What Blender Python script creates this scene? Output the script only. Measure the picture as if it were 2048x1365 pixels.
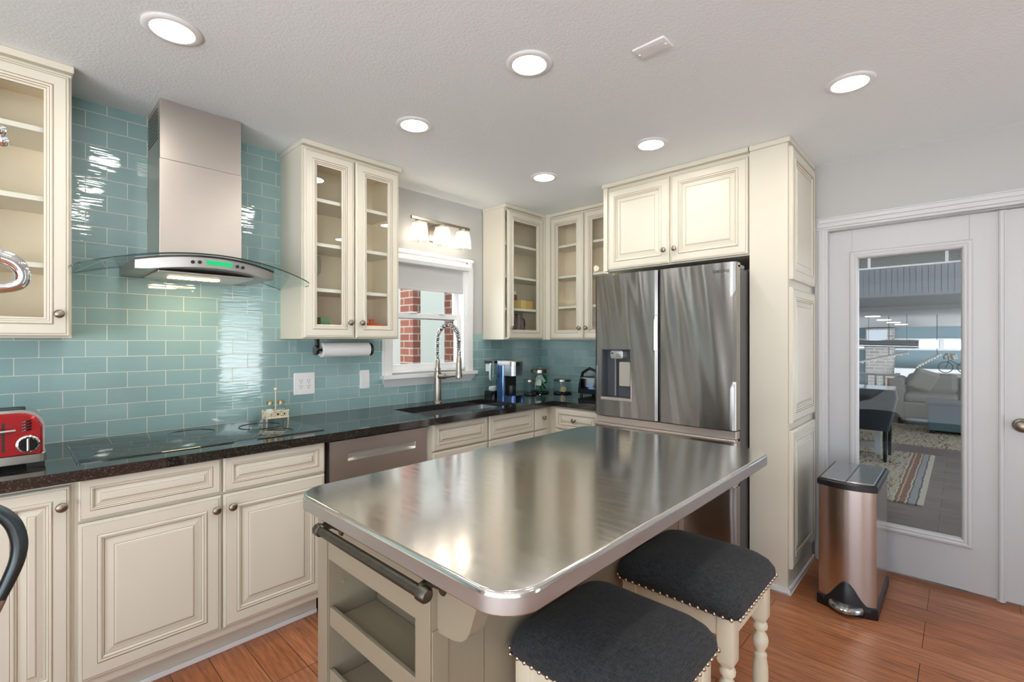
import bpy, bmesh, math, random
from mathutils import Vector, Matrix
random.seed(7)
for o in list(bpy.data.objects): bpy.data.objects.remove(o)
SC = bpy.context.scene
COL = SC.collection
PI = math.pi
# ------------------------------------------------------------------ camera, world, exposure
cam_d = bpy.data.cameras.new('camera'); cam = bpy.data.objects.new('camera', cam_d); COL.objects.link(cam)
cam_d.sensor_width = 36.0; cam_d.lens = 950.0/2048*36; cam_d.clip_start = 0.02
cam.location = (0, -2.89, 1.35); cam.rotation_euler = (PI/2, 0, math.radians(-46.5))
SC.camera = cam
W = bpy.data.worlds.new('world'); SC.world = W; W.use_nodes = True
bg = W.node_tree.nodes['Background']; _n = W.node_tree.nodes; _l = W.node_tree.links      # pale sky; lower half made brighter to light the ceiling
_tc = _n.new('ShaderNodeTexCoord'); _sp = _n.new('ShaderNodeSeparateXYZ'); _cr = _n.new('ShaderNodeValToRGB'); _ma = _n.new('ShaderNodeMapRange')
_ma.inputs[1].default_value = -1; _ma.inputs[2].default_value = 1; _l.new(_tc.outputs['Generated'], _sp.inputs[0]); _l.new(_sp.outputs[2], _ma.inputs[0]); _l.new(_ma.outputs[0], _cr.inputs[0]); _l.new(_cr.outputs[0], bg.inputs[0])
_cr.color_ramp.elements[0].position = 0.47; _cr.color_ramp.elements[0].color = (0.95, 0.985, 1.0, 1); _cr.color_ramp.elements[1].position = 0.53; _cr.color_ramp.elements[1].color = (0.30, 0.345, 0.40, 1)
bg.inputs[1].default_value = 8.0
SC.view_settings.view_transform = 'Standard'; SC.view_settings.look = 'None'; SC.view_settings.gamma = 1
SC.view_settings.exposure = 0.04
try:
    SC.view_settings.use_curve_mapping = False
    SC.cycles.max_bounces = 10; SC.cycles.diffuse_bounces = 5; SC.cycles.glossy_bounces = 5
    SC.cycles.transparent_max_bounces = 24; SC.cycles.sample_clamp_indirect = 6.0
    SC.cycles.caustics_reflective = False; SC.cycles.caustics_refractive = False
except Exception: pass
DOWNLIGHT = 82.0      # radiance of the ceiling lamp diffusers
BULB = 46.0            # vanity bulbs
HOODLAMP = 45.0
# ------------------------------------------------------------------ materials
def lin(c):
    return tuple(((v/255)/12.92 if v/255 <= 0.04045 else ((v/255+0.055)/1.055)**2.4) for v in c)
def newmat(name):
    m = bpy.data.materials.new(name); m.use_nodes = True
    return m, m.node_tree, m.node_tree.nodes, m.node_tree.nodes['Principled BSDF']
def M(name, rgb, rough=0.5, metal=0.0, emit=0.0, spec=0.5, coat=0.0, bump=None, var=0.0, vscale=(8, 8, 8)):
    m, nt, N, b = newmat(name)
    col = lin(rgb)
    b.inputs['Base Color'].default_value = (*col, 1); b.inputs['Roughness'].default_value = rough
    b.inputs['Metallic'].default_value = metal; b.inputs['Specular IOR Level'].default_value = spec
    b.inputs['Coat Weight'].default_value = coat; b.inputs['Coat Roughness'].default_value = 0.05
    if emit:
        b.inputs['Emission Color'].default_value = (*col, 1); b.inputs['Emission Strength'].default_value = emit
    if bump or var:
        tc = N.new('ShaderNodeTexCoord'); mp = N.new('ShaderNodeMapping'); nz = N.new('ShaderNodeTexNoise')
        mp.inputs['Scale'].default_value = vscale; nz.inputs['Scale'].default_value = 1.0; nz.inputs['Detail'].default_value = 4
        nt.links.new(tc.outputs['Object'], mp.inputs[0]); nt.links.new(mp.outputs[0], nz.inputs['Vector'])
        if var:
            mx = N.new('ShaderNodeMix'); mx.data_type = 'RGBA'
            mx.inputs[6].default_value = (*[c*(1-var) for c in col], 1); mx.inputs[7].default_value = (*[min(1, c*(1+var)) for c in col], 1)
            nt.links.new(nz.outputs['Fac'], mx.inputs[0]); nt.links.new(mx.outputs[2], b.inputs['Base Color'])
        if bump:
            bp = N.new('ShaderNodeBump'); bp.inputs['Distance'].default_value = bump; bp.inputs['Strength'].default_value = 1.0
            nt.links.new(nz.outputs['Fac'], bp.inputs['Height']); nt.links.new(bp.outputs[0], b.inputs['Normal'])
    return m
def steel(name, rgb, rough, scale, aniso=0.0, rvar=0.12, bump=0.0, rot=0.0):
    m, nt, N, b = newmat(name)
    b.inputs['Metallic'].default_value = 1.0; b.inputs['Base Color'].default_value = (*lin(rgb), 1)
    tc = N.new('ShaderNodeTexCoord'); mp = N.new('ShaderNodeMapping'); nz = N.new('ShaderNodeTexNoise')
    mp.inputs['Scale'].default_value = scale; nz.inputs['Scale'].default_value = 1; nz.inputs['Detail'].default_value = 5
    nt.links.new(tc.outputs['Object'], mp.inputs[0]); nt.links.new(mp.outputs[0], nz.inputs['Vector'])
    mr = N.new('ShaderNodeMapRange'); mr.inputs[3].default_value = rough-rvar*rough; mr.inputs[4].default_value = rough+rvar*rough*2
    nt.links.new(nz.outputs['Fac'], mr.inputs[0]); nt.links.new(mr.outputs[0], b.inputs['Roughness'])
    if bump:
        bp = N.new('ShaderNodeBump'); bp.inputs['Distance'].default_value = bump
        nt.links.new(nz.outputs['Fac'], bp.inputs['Height']); nt.links.new(bp.outputs[0], b.inputs['Normal'])
    if aniso:
        b.inputs['Anisotropic'].default_value = aniso; b.inputs['Anisotropic Rotation'].default_value = rot
        tg = N.new('ShaderNodeTangent'); tg.direction_type = 'RADIAL'; tg.axis = 'Z'
        nt.links.new(tg.outputs[0], b.inputs['Tangent'])
    return m
def glass(name, tint, refl=1.0, rough=0.0):
    m = bpy.data.materials.new(name); m.use_nodes = True; nt = m.node_tree; N = nt.nodes; N.clear()
    o = N.new('ShaderNodeOutputMaterial'); mx = N.new('ShaderNodeMixShader'); fr = N.new('ShaderNodeFresnel'); fr.inputs[0].default_value = 1.0+0.45*refl
    tr = N.new('ShaderNodeBsdfTransparent'); gl = N.new('ShaderNodeBsdfGlossy'); gl.inputs['Roughness'].default_value = rough
    tr.inputs[0].default_value = (*tint, 1)
    ge = N.new('ShaderNodeNewGeometry'); iv = N.new('ShaderNodeMath'); iv.operation = 'SUBTRACT'; iv.inputs[0].default_value = 1; nt.links.new(ge.outputs['Backfacing'], iv.inputs[1])
    ml = N.new('ShaderNodeMath'); ml.operation = 'MULTIPLY'; nt.links.new(fr.outputs[0], ml.inputs[0]); nt.links.new(iv.outputs[0], ml.inputs[1])   # reflect on the outer face only
    nt.links.new(ml.outputs[0], mx.inputs[0]); nt.links.new(tr.outputs[0], mx.inputs[1]); nt.links.new(gl.outputs[0], mx.inputs[2]); nt.links.new(mx.outputs[0], o.inputs[0])
    return m
def emis(name, rgb, strength):
    m = bpy.data.materials.new(name); m.use_nodes = True; nt = m.node_tree; N = nt.nodes; N.clear()
    o = N.new('ShaderNodeOutputMaterial'); e = N.new('ShaderNodeEmission'); e.inputs[0].default_value = (*lin(rgb), 1); e.inputs[1].default_value = strength
    nt.links.new(e.outputs[0], o.inputs[0]); return m
def tile_mat(name, axis):
    m, nt, N, b = newmat(name); L = nt.links
    tc = N.new('ShaderNodeTexCoord'); sp = N.new('ShaderNodeSeparateXYZ'); L.new(tc.outputs['Object'], sp.inputs[0])
    def math_(op, a, v):
        n = N.new('ShaderNodeMath'); n.operation = op
        if isinstance(a, (int, float)): n.inputs[0].default_value = a
        else: L.new(a, n.inputs[0])
        if isinstance(v, (int, float)): n.inputs[1].default_value = v
        else: L.new(v, n.inputs[1])
        return n.outputs[0]
    h = math_('ADD', sp.outputs[axis], TILE_X0[axis]); v = math_('SUBTRACT', sp.outputs[2], 0.9055 - 10*0.0745)
    cb = N.new('ShaderNodeCombineXYZ'); L.new(h, cb.inputs[0]); L.new(v, cb.inputs[1])
    br = N.new('ShaderNodeTexBrick'); L.new(cb.outputs[0], br.inputs['Vector'])
    br.offset = 0.5; br.offset_frequency = 2
    br.inputs['Color1'].default_value = (*lin(TILE_A), 1); br.inputs['Color2'].default_value = (*lin(TILE_B), 1)
    br.inputs['Mortar'].default_value = (*lin((214, 214, 200)), 1); br.inputs['Scale'].default_value = 1
    br.inputs['Mortar Size'].default_value = 0.0016; br.inputs['Mortar Smooth'].default_value = 0.1
    br.inputs['Brick Width'].default_value = 0.1495; br.inputs['Row Height'].default_value = 0.0745
    L.new(br.outputs['Color'], b.inputs['Base Color'])
    rr = N.new('ShaderNodeMapRange'); rr.inputs[3].default_value = 0.04; rr.inputs[4].default_value = 0.55
    L.new(br.outputs['Fac'], rr.inputs[0]); L.new(rr.outputs[0], b.inputs['Roughness'])
    wv = N.new('ShaderNodeCombineXYZ'); L.new(math_('MULTIPLY', h, 9.0), wv.inputs[0]); L.new(math_('MULTIPLY', v, 75.0), wv.inputs[1])
    nz = N.new('ShaderNodeTexNoise'); nz.inputs['Scale'].default_value = 1.0; nz.inputs['Detail'].default_value = 1.0; L.new(wv.outputs[0], nz.inputs['Vector'])
    ht = math_('SUBTRACT', math_('MULTIPLY', nz.outputs['Fac'], 0.0006), math_('MULTIPLY', br.outputs['Fac'], 0.0012))
    bp = N.new('ShaderNodeBump'); bp.inputs['Distance'].default_value = 1.0; L.new(ht, bp.inputs['Height']); L.new(bp.outputs[0], b.inputs['Normal'])
    b.inputs['Specular IOR Level'].default_value = 0.8; b.inputs['IOR'].default_value = 1.6
    return m
TILE_X0 = {0: -0.2305 + 1.495, 1: 3.0}
TILE_A = (137, 171, 172); TILE_B = (149, 183, 183)
def wood_floor(name, c1, c2, cm, grain, rough):
    m, nt, N, b = newmat(name); L = nt.links
    tc = N.new('ShaderNodeTexCoord'); sp = N.new('ShaderNodeSeparateXYZ'); L.new(tc.outputs['Object'], sp.inputs[0])
    cb = N.new('ShaderNodeCombineXYZ'); L.new(sp.outputs[1], cb.inputs[0])
    ad = N.new('ShaderNodeMath'); ad.operation = 'ADD'; ad.inputs[1].default_value = 20*0.136-0.032; L.new(sp.outputs[0], ad.inputs[0]); L.new(ad.outputs[0], cb.inputs[1])
    br = N.new('ShaderNodeTexBrick'); L.new(cb.outputs[0], br.inputs['Vector'])
    br.offset = 0.37; br.offset_frequency = 3; br.squash = 1
    br.inputs['Color1'].default_value = (*lin(c1), 1); br.inputs['Color2'].default_value = (*lin(c2), 1); br.inputs['Mortar'].default_value = (*lin(cm), 1)
    br.inputs['Scale'].default_value = 1; br.inputs['Mortar Size'].default_value = 0.0013; br.inputs['Mortar Smooth'].default_value = 0.2
    br.inputs['Brick Width'].default_value = 0.92; br.inputs['Row Height'].default_value = 0.136
    mp = N.new('ShaderNodeMapping'); mp.inputs['Scale'].default_value = (70, 5, 1); L.new(tc.outputs['Object'], mp.inputs[0])
    nz = N.new('ShaderNodeTexNoise'); nz.inputs['Scale'].default_value = 1; nz.inputs['Detail'].default_value = 6; nz.inputs['Roughness'].default_value = 0.65; L.new(mp.outputs[0], nz.inputs['Vector'])
    mr = N.new('ShaderNodeMapRange'); mr.inputs[1].default_value = 0.3; mr.inputs[2].default_value = 0.7; mr.inputs[3].default_value = 1-grain; mr.inputs[4].default_value = 1+grain*0.6; L.new(nz.outputs['Fac'], mr.inputs[0])
    n2 = N.new('ShaderNodeTexNoise'); n2.inputs['Scale'].default_value = 2.2; n2.inputs['Detail'].default_value = 3; L.new(tc.outputs['Object'], n2.inputs['Vector'])
    m2 = N.new('ShaderNodeMapRange'); m2.inputs[1].default_value = 0.3; m2.inputs[2].default_value = 0.7; m2.inputs[3].default_value = 0.85; m2.inputs[4].default_value = 1.15; L.new(n2.outputs['Fac'], m2.inputs[0])
    mm = N.new('ShaderNodeMath'); mm.operation = 'MULTIPLY'; L.new(mr.outputs[0], mm.inputs[0]); L.new(m2.outputs[0], mm.inputs[1])
    vm = N.new('ShaderNodeVectorMath'); vm.operation = 'SCALE'; L.new(br.outputs['Color'], vm.inputs[0]); L.new(mm.outputs[0], vm.inputs['Scale'])
    L.new(vm.outputs[0], b.inputs['Base Color'])
    b.inputs['Roughness'].default_value = rough
    bp = N.new('ShaderNodeBump'); bp.inputs['Distance'].default_value = 0.0006; bp.invert = True; L.new(br.outputs['Fac'], bp.inputs['Height']); L.new(bp.outputs[0], b.inputs['Normal'])
    return m
def granite(name):
    m, nt, N, b = newmat(name); L = nt.links
    tc = N.new('ShaderNodeTexCoord'); vo = N.new('ShaderNodeTexNoise'); vo.inputs['Scale'].default_value = 190; vo.inputs['Detail'].default_value = 4; vo.inputs['Roughness'].default_value = 0.7
    L.new(tc.outputs['Object'], vo.inputs['Vector'])
    cr = N.new('ShaderNodeValToRGB'); e = cr.color_ramp.elements
    e[0].position = 0.42; e[0].color = (0.006, 0.006, 0.007, 1); e[1].position = 0.72; e[1].color = (0.10, 0.088, 0.075, 1)
    x = e.new(0.56); x.color = (0.022, 0.019, 0.017, 1)
    L.new(vo.outputs['Fac'], cr.inputs[0]); L.new(cr.outputs[0], b.inputs['Base Color'])
    b.inputs['Roughness'].default_value = 0.06; b.inputs['Specular IOR Level'].default_value = 0.8; b.inputs['IOR'].default_value = 1.65
    return m
def brick_mat(name, c1, c2, cm, bw=0.2, rh=0.075, axes=(0, 2)):
    m, nt, N, b = newmat(name); L = nt.links
    tc = N.new('ShaderNodeTexCoord'); sp = N.new('ShaderNodeSeparateXYZ'); L.new(tc.outputs['Object'], sp.inputs[0]); cb = N.new('ShaderNodeCombineXYZ')
    ad = N.new('ShaderNodeMath'); ad.operation = 'ADD'; L.new(sp.outputs[axes[0]], ad.inputs[0])
    if axes == (0, 2): L.new(sp.outputs[1], ad.inputs[1])
    L.new(ad.outputs[0], cb.inputs[0]); L.new(sp.outputs[axes[1]], cb.inputs[1])
    br = N.new('ShaderNodeTexBrick'); L.new(cb.outputs[0], br.inputs['Vector']); br.inputs['Scale'].default_value = 1
    br.inputs['Brick Width'].default_value = bw; br.inputs['Row Height'].default_value = rh; br.inputs['Mortar Size'].default_value = rh*0.09
    br.inputs['Color1'].default_value = (*lin(c1), 1); br.inputs['Color2'].default_value = (*lin(c2), 1); br.inputs['Mortar'].default_value = (*lin(cm), 1)
    L.new(br.outputs['Color'], b.inputs['Base Color']); b.inputs['Roughness'].default_value = 0.85
    return m
def fabric(name, rgb, scale=420):
    m, nt, N, b = newmat(name); L = nt.links; col = lin(rgb)
    tc = N.new('ShaderNodeTexCoord'); out = []
    for s in ((scale, scale*0.12, scale), (scale*0.12, scale, scale*0.3)):
        mp = N.new('ShaderNodeMapping'); mp.inputs['Scale'].default_value = s; nz = N.new('ShaderNodeTexNoise'); nz.inputs['Scale'].default_value = 1; nz.inputs['Detail'].default_value = 2
        L.new(tc.outputs['Object'], mp.inputs[0]); L.new(mp.outputs[0], nz.inputs['Vector']); out.append(nz.outputs['Fac'])
    mm = N.new('ShaderNodeMath'); mm.operation = 'ADD'; L.new(out[0], mm.inputs[0]); L.new(out[1], mm.inputs[1])
    mr = N.new('ShaderNodeMapRange'); mr.inputs[1].default_value = 0.75; mr.inputs[2].default_value = 1.25; L.new(mm.outputs[0], mr.inputs[0])
    mx = N.new('ShaderNodeMix'); mx.data_type = 'RGBA'; mx.inputs[6].default_value = (*[c*0.45 for c in col], 1); mx.inputs[7].default_value = (*[c*1.75 for c in col], 1)
    L.new(mr.outputs[0], mx.inputs[0]); L.new(mx.outputs[2], b.inputs['Base Color']); b.inputs['Roughness'].default_value = 0.9; b.inputs['Sheen Weight'].default_value = 0.06
    bp = N.new('ShaderNodeBump'); bp.inputs['Distance'].default_value = 0.0004; L.new(mr.outputs[0], bp.inputs['Height']); L.new(bp.outputs[0], b.inputs['Normal'])
    return m
def rug_mat(name, border):
    m, nt, N, b = newmat(name); L = nt.links
    tc = N.new('ShaderNodeTexCoord'); mp = N.new('ShaderNodeMapping'); mp.inputs['Scale'].default_value = (5, 26, 1); L.new(tc.outputs['Object'], mp.inputs[0])
    nz = N.new('ShaderNodeTexNoise'); nz.inputs['Scale'].default_value = 1.3; nz.inputs['Detail'].default_value = 6; nz.inputs['Roughness'].default_value = 0.7; nz.inputs['Distortion'].default_value = 1.2; L.new(mp.outputs[0], nz.inputs['Vector'])
    cr = N.new('ShaderNodeValToRGB'); e = cr.color_ramp.elements
    e[0].position = 0.33; e[0].color = (*lin((92, 74, 66)), 1); e[1].position = 0.6; e[1].color = (*lin((206, 196, 172)), 1)
    x = e.new(0.42); x.color = (*lin((140, 108, 90)), 1); x = e.new(0.47); x.color = (*lin((196, 184, 158)), 1)
    L.new(nz.outputs['Fac'], cr.inputs[0])
    col = cr.outputs[0]
    if border:      # woven edge stripes along the long side
        sp = N.new('ShaderNodeSeparateXYZ'); L.new(tc.outputs['Object'], sp.inputs[0])
        n3 = N.new('ShaderNodeTexNoise'); n3.inputs['Scale'].default_value = 14; L.new(tc.outputs['Object'], n3.inputs['Vector'])
        a = N.new('ShaderNodeMath'); a.operation = 'MULTIPLY_ADD'; a.inputs[1].default_value = 0.03; L.new(n3.outputs['Fac'], a.inputs[0]); L.new(sp.outputs[1], a.inputs[2])
        r2 = N.new('ShaderNodeMapRange'); r2.inputs[1].default_value = border-0.015; r2.inputs[2].default_value = border+0.265; L.new(a.outputs[0], r2.inputs[0])
        c2 = N.new('ShaderNodeValToRGB'); c2.color_ramp.interpolation = 'CONSTANT'; e = c2.color_ramp.elements
        e[0].position = 0.0; e[0].color = (*lin((214, 206, 186)), 1); e[1].position = 0.97; e[1].color = (*lin((120, 80, 70)), 1)
        for p, c in ((0.26, (126, 104, 100)), (0.30, (170, 170, 168)), (0.46, (126, 104, 100)), (0.49, (214, 206, 186)), (0.53, (158, 120, 98)), (0.68, (206, 190, 166)), (0.72, (158, 120, 98)), (0.80, (214, 206, 186))):
            x = e.new(p); x.color = (*lin(c), 1)
        L.new(r2.outputs[0], c2.inputs[0])
        lt = N.new('ShaderNodeMath'); lt.operation = 'LESS_THAN'; lt.inputs[1].default_value = border+0.22; L.new(a.outputs[0], lt.inputs[0])
        mx = N.new('ShaderNodeMix'); mx.data_type = 'RGBA'; L.new(lt.outputs[0], mx.inputs[0]); L.new(col, mx.inputs[6]); L.new(c2.outputs[0], mx.inputs[7]); col = mx.outputs[2]
    L.new(col, b.inputs['Base Color']); b.inputs['Roughness'].default_value = 0.95
    return m
cream = M('cream_paint', (213, 207, 191), 0.38)
glaze = M('glaze_lines', (146, 124, 94), 0.5)
cream_in = M('cabinet_interior', (244, 230, 206), 0.5)
shelfm = M('shelf_edge_white', (226, 221, 208), 0.45)
greige = M('island_paint', (152, 141, 121), 0.45, var=0.03, vscale=(90, 6, 6))
white_trim = M('white_trim', (232, 232, 231), 0.35)
door_white = M('door_white', (190, 190, 192), 0.4, bump=0.0005, vscale=(60, 160, 3))
wall_paint = M('wall_paint', (180, 180, 178), 0.7, bump=0.0012, vscale=(45, 45, 45))
ceil_paint = M('ceiling_paint', (238, 243, 246), 0.8, bump=0.0016, vscale=(110, 110, 110))
tileA = tile_mat('glass_tile_main', 0); tileB = tile_mat('glass_tile_side', 1)
floorm = wood_floor('bamboo_floor', (162, 99, 62), (182, 119, 82), (40, 20, 11), 0.48, 0.28)
floor2 = wood_floor('grey_oak_floor', (138, 122, 115), (154, 138, 130), (80, 70, 66), 0.3, 0.35)  # dull grey of a reflection put into the floor colour
gran = granite('black_granite')
st_fridge = steel('brushed_steel_fridge', (154, 153, 151), 0.21, (3, 3, 260), aniso=1.0, rvar=0.1, rot=0.25)
st_hood = steel('brushed_steel_hood', (200, 192, 184), 0.32, (2, 2, 220), rvar=0.1, bump=0.0)
st_top = steel('scratched_steel_top', (224, 221, 217), 0.13, (55, 9, 9), rvar=0.35, bump=0.000012)
st_rim = steel('satin_steel_rim', (188, 186, 184), 0.42, (9, 9, 60), rvar=0.2)
st_bin = steel('brushed_steel_bin', (196, 188, 182), 0.2, (2, 2, 200), aniso=0.6, rvar=0.1, rot=0.25)
st_dw = steel('brushed_steel_dishwasher', (204, 196, 190), 0.42, (2, 2, 200), rvar=0.1)
st_sink = steel('satin_steel_sink', (190, 190, 192), 0.3, (60, 6, 60), rvar=0.2)
chrome = M('chrome', (225, 225, 225), 0.06, 1.0)
nickel = M('brushed_nickel', (172, 164, 152), 0.3, 1.0)
pewter = M('pewter', (150, 140, 128), 0.33, 1.0)
iron = M('dark_patina_iron', (96, 92, 84), 0.42, 1.0, var=0.3, vscale=(25, 25, 25))
copper = M('copper', (176, 124, 100), 0.3, 1.0)
dark_steel = M('dark_cast_metal', (72, 80, 84), 0.35, 0.9)
black = M('black_plastic', (22, 23, 25), 0.35)
blackgloss = M('black_gloss', (14, 15, 17), 0.06, spec=0.6)
cookglass = M('black_cooktop_glass', (14, 17, 18), 0.03, spec=1.0); cookglass.node_tree.nodes['Principled BSDF'].inputs['IOR'].default_value = 1.8
cookring = M('cooktop_ring', (52, 54, 54), 0.12)
greyplastic = M('grey_plastic', (120, 122, 125), 0.4)
darkgrey = M('dark_grey_metal', (82, 82, 84), 0.45, 0.3)
white_pl = M('white_plastic', (235, 235, 235), 0.35)
red = M('red_enamel', (168, 12, 22), 0.14, 0.35, coat=0.8)
paper = M('paper_towel', (240, 239, 236), 0.9, bump=0.0006, vscale=(120, 120, 120))
shade_f = M('shade_fabric', (198, 198, 198), 0.85, var=0.02, vscale=(300, 300, 300))
fab = fabric('charcoal_linen', (39, 40, 42))
stoolw = M('stool_cream_paint', (224, 214, 190), 0.42, var=0.03, vscale=(20, 20, 6))
nailm = M('nickel_nailhead', (200, 186, 172), 0.18, 1.0)
pane = glass('clear_pane', (0.96, 0.97, 0.965))
pane_dim = glass('door_pane', (0.90, 0.92, 0.935), refl=0.55)
jarglass = glass('jar_glass', (0.86, 0.92, 0.92), refl=1.1)
hoodglass = glass('hood_glass', (0.92, 0.965, 0.955), refl=0.9)
hoodedge = M('hood_glass_edge', (28, 52, 50), 0.1)
frost = None
def frosted(name):
    m = bpy.data.materials.new(name); m.use_nodes = True; nt = m.node_tree; N = nt.nodes; N.clear()
    o = N.new('ShaderNodeOutputMaterial'); a = N.new('ShaderNodeMixShader'); t = N.new('ShaderNodeBsdfTransparent'); d = N.new('ShaderNodeBsdfTranslucent'); d.inputs[0].default_value = (0.95, 0.94, 0.92, 1)
    g = N.new('ShaderNodeBsdfGlossy'); g.inputs['Roughness'].default_value = 0.15; b2 = N.new('ShaderNodeMixShader'); b2.inputs[0].default_value = 0.12
    a.inputs[0].default_value = 0.20
    nt.links.new(t.outputs[0], a.inputs[1]); nt.links.new(d.outputs[0], a.inputs[2]); nt.links.new(a.outputs[0], b2.inputs[1]); nt.links.new(g.outputs[0], b2.inputs[2]); nt.links.new(b2.outputs[0], o.inputs[0])
    return m
frost = frosted('frosted_shade_glass')
lampm = emis('led_diffuser', (255, 250, 242), DOWNLIGHT)
bulbm = emis('warm_bulb', (255, 240, 218), BULB)
hoodlamp = emis('hood_lamp', (255, 226, 178), HOODLAMP)
lcd = emis('green_display', (60, 225, 140), 0.9)
brick_r = brick_mat('red_brick', (112, 63, 49), (128, 75, 59), (146, 136, 124))
brick_g = brick_mat('grey_brick', (150, 142, 138), (176, 166, 160), (205, 200, 196), 0.24, 0.09, axes=(1, 2))
stucco = M('pale_stucco', (206, 200, 186), 0.9)
teal_wall = M('teal_wall', (122, 146, 154), 0.8)
sofa_m = M('sofa_linen', (160, 154, 144), 0.9, var=0.06, vscale=(60, 60, 60))
cush_m = M('cushion_pattern', (160, 152, 140), 0.9, var=0.25, vscale=(40, 40, 40))
chest_m = M('blue_grey_paint', (96, 118, 128), 0.4, var=0.12, vscale=(6, 20, 20))
leather = M('grey_leather', (44, 48, 52), 0.5)
orange_wood = M('orange_wood', (190, 122, 70), 0.4)
plank = M('whitewashed_planks', (176, 174, 172), 0.55, var=0.18, vscale=(2, 30, 2))
bead = M('beadboard_paint', (184, 188, 192), 0.5)
orange_en = M('orange_enamel', (214, 84, 36), 0.25, coat=0.4)
green_box = M('green_box', (108, 142, 104), 0.6); yellow_box = M('yellow_box', (206, 178, 110), 0.6)
green_pk = M('green_wrapper', (40, 130, 88), 0.3); pale_pk = M('pale_wrapper', (214, 220, 214), 0.35); tan = M('tan_biscuit', (206, 180, 140), 0.7)
rug1 = rug_mat('woven_rug_striped', -2.66); rug2 = rug_mat('woven_rug_plain', None)
# ------------------------------------------------------------------ mesh builder
WL = {}
class MB:
    def __init__(s): s.v = []; s.f = []; s.m = []
    def add(s, vs, fs, m=0):
        k = len(s.v); s.v += [tuple(p) for p in vs]; s.f += [tuple(i+k for i in f) for f in fs]; s.m += [m]*len(fs); return s
    def box(s, x0, x1, y0, y1, z0, z1, m=0):
        return s.add([(x0, y0, z0), (x1, y0, z0), (x1, y1, z0), (x0, y1, z0), (x0, y0, z1), (x1, y0, z1), (x1, y1, z1), (x0, y1, z1)],
                     [(0, 3, 2, 1), (4, 5, 6, 7), (0, 1, 5, 4), (1, 2, 6, 5), (2, 3, 7, 6), (3, 0, 4, 7)], m)
    def loft(s, loops, m=0, cap0=True, cap1=True, ms=None):
        n = len(loops[0]); vs = [p for l in loops for p in l]; k = len(s.v); s.v += [tuple(p) for p in vs]
        for i in range(len(loops)-1):
            for j in range(n):
                a = k+i*n+j; b = k+i*n+(j+1) % n; s.f.append((a, b, b+n, a+n)); s.m.append(ms[i] if ms else m)
        if cap0: s.f.append(tuple(k+j for j in reversed(range(n)))); s.m.append(ms[0] if ms else m)
        if cap1: s.f.append(tuple(k+(len(loops)-1)*n+j for j in range(n))); s.m.append(ms[-1] if ms else m)
        return s
    def tube(s, pts, r, seg=12, m=0, closed=False):
        P = [Vector(p) for p in pts]; n = len(P); R = r if isinstance(r, (list, tuple)) else [r]*n
        loops = []; up = None
        for i in range(n):
            if closed: t = (P[(i+1) % n]-P[i-1])
            else: t = (P[min(i+1, n-1)]-P[max(i-1, 0)])
            t.normalize()
            if up is None:
                a = Vector((0, 0, 1)) if abs(t.z) < 0.9 else Vector((1, 0, 0)); up = (a-t*a.dot(t)).normalized()
            else: up = (up-t*up.dot(t)).normalized()
            w = t.cross(up)
            loops.append([P[i]+(up*math.cos(2*PI*k/seg)+w*math.sin(2*PI*k/seg))*R[i] for k in range(seg)])
        if closed: loops.append(loops[0])
        return s.loft(loops, m, not closed, not closed)
    def lathe(s, prof, c=(0, 0, 0), axis='z', seg=24, m=0, sx=1, sy=1, ring=False):
        loops = []
        if ring: prof = list(prof)+[prof[0]]
        for r, h in prof:
            l = []
            for k in range(seg):
                a = 2*PI*k/seg; p, q = r*math.cos(a)*sx, r*math.sin(a)*sy
                if axis == 'z': l.append((c[0]+p, c[1]+q, c[2]+h))
                elif axis == 'x': l.append((c[0]+h, c[1]+p, c[2]+q))
                else: l.append((c[0]+p, c[1]+h, c[2]+q))
            loops.append(l)
        return s.loft(loops, m, not ring, not ring)
    def prism(s, poly, axis, a0, a1, m=0):
        def pt(p, a):
            return (a, p[0], p[1]) if axis == 'x' else ((p[0], a, p[1]) if axis == 'y' else (p[0], p[1], a))
        return s.loft([[pt(p, a0) for p in poly], [pt(p, a1) for p in poly]], m)
    def sphere(s, c, r, m=0, seg=16, sz=1.0):
        n = 8
        return s.lathe([(max(1e-4, r*math.sin(PI*i/n)), -r*sz*math.cos(PI*i/n)) for i in range(n+1)], c, 'z', seg, m)
    def build(s, name, mats, parent=None, smooth=40, bevel=0, loc=None, recalc=True):
        base = WL[parent.name] if parent is not None else Vector(loc or (0, 0, 0))
        me = bpy.data.meshes.new(name); me.from_pydata([tuple(Vector(p)-base) for p in s.v], [], s.f)
        if not isinstance(mats, (list, tuple)): mats = [mats]
        for m in mats: me.materials.append(m)
        me.polygons.foreach_set('material_index', s.m)
        bm = bmesh.new(); bm.from_mesh(me); bmesh.ops.remove_doubles(bm, verts=bm.verts, dist=1e-6)
        if recalc: bmesh.ops.recalc_face_normals(bm, faces=bm.faces)
        bm.to_mesh(me); bm.free()
        o = bpy.data.objects.new(name, me); COL.objects.link(o)
        if smooth:
            me.polygons.foreach_set('use_smooth', [True]*len(me.polygons)); me.set_sharp_from_angle(angle=math.radians(smooth))
        if bevel:
            b = o.modifiers.new('bevel', 'BEVEL'); b.width = bevel; b.segments = 2; b.limit_method = 'ANGLE'
        if parent is not None: o.parent = parent
        else: o.location = base
        WL[o.name] = base
        return o
def thing(name, label, cat, loc=(0, 0, 0), group=None):
    o = bpy.data.objects.new(name, None); COL.objects.link(o); o.location = loc; o['label'] = label; o['category'] = cat
    o.empty_display_size = 0.05
    if group: o['group'] = group
    WL[o.name] = Vector(loc); return o
def tag(o, label, cat, group=None, kind=None):
    o['label'] = label; o['category'] = cat
    if group: o['group'] = group
    if kind: o['kind'] = kind
    return o
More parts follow.
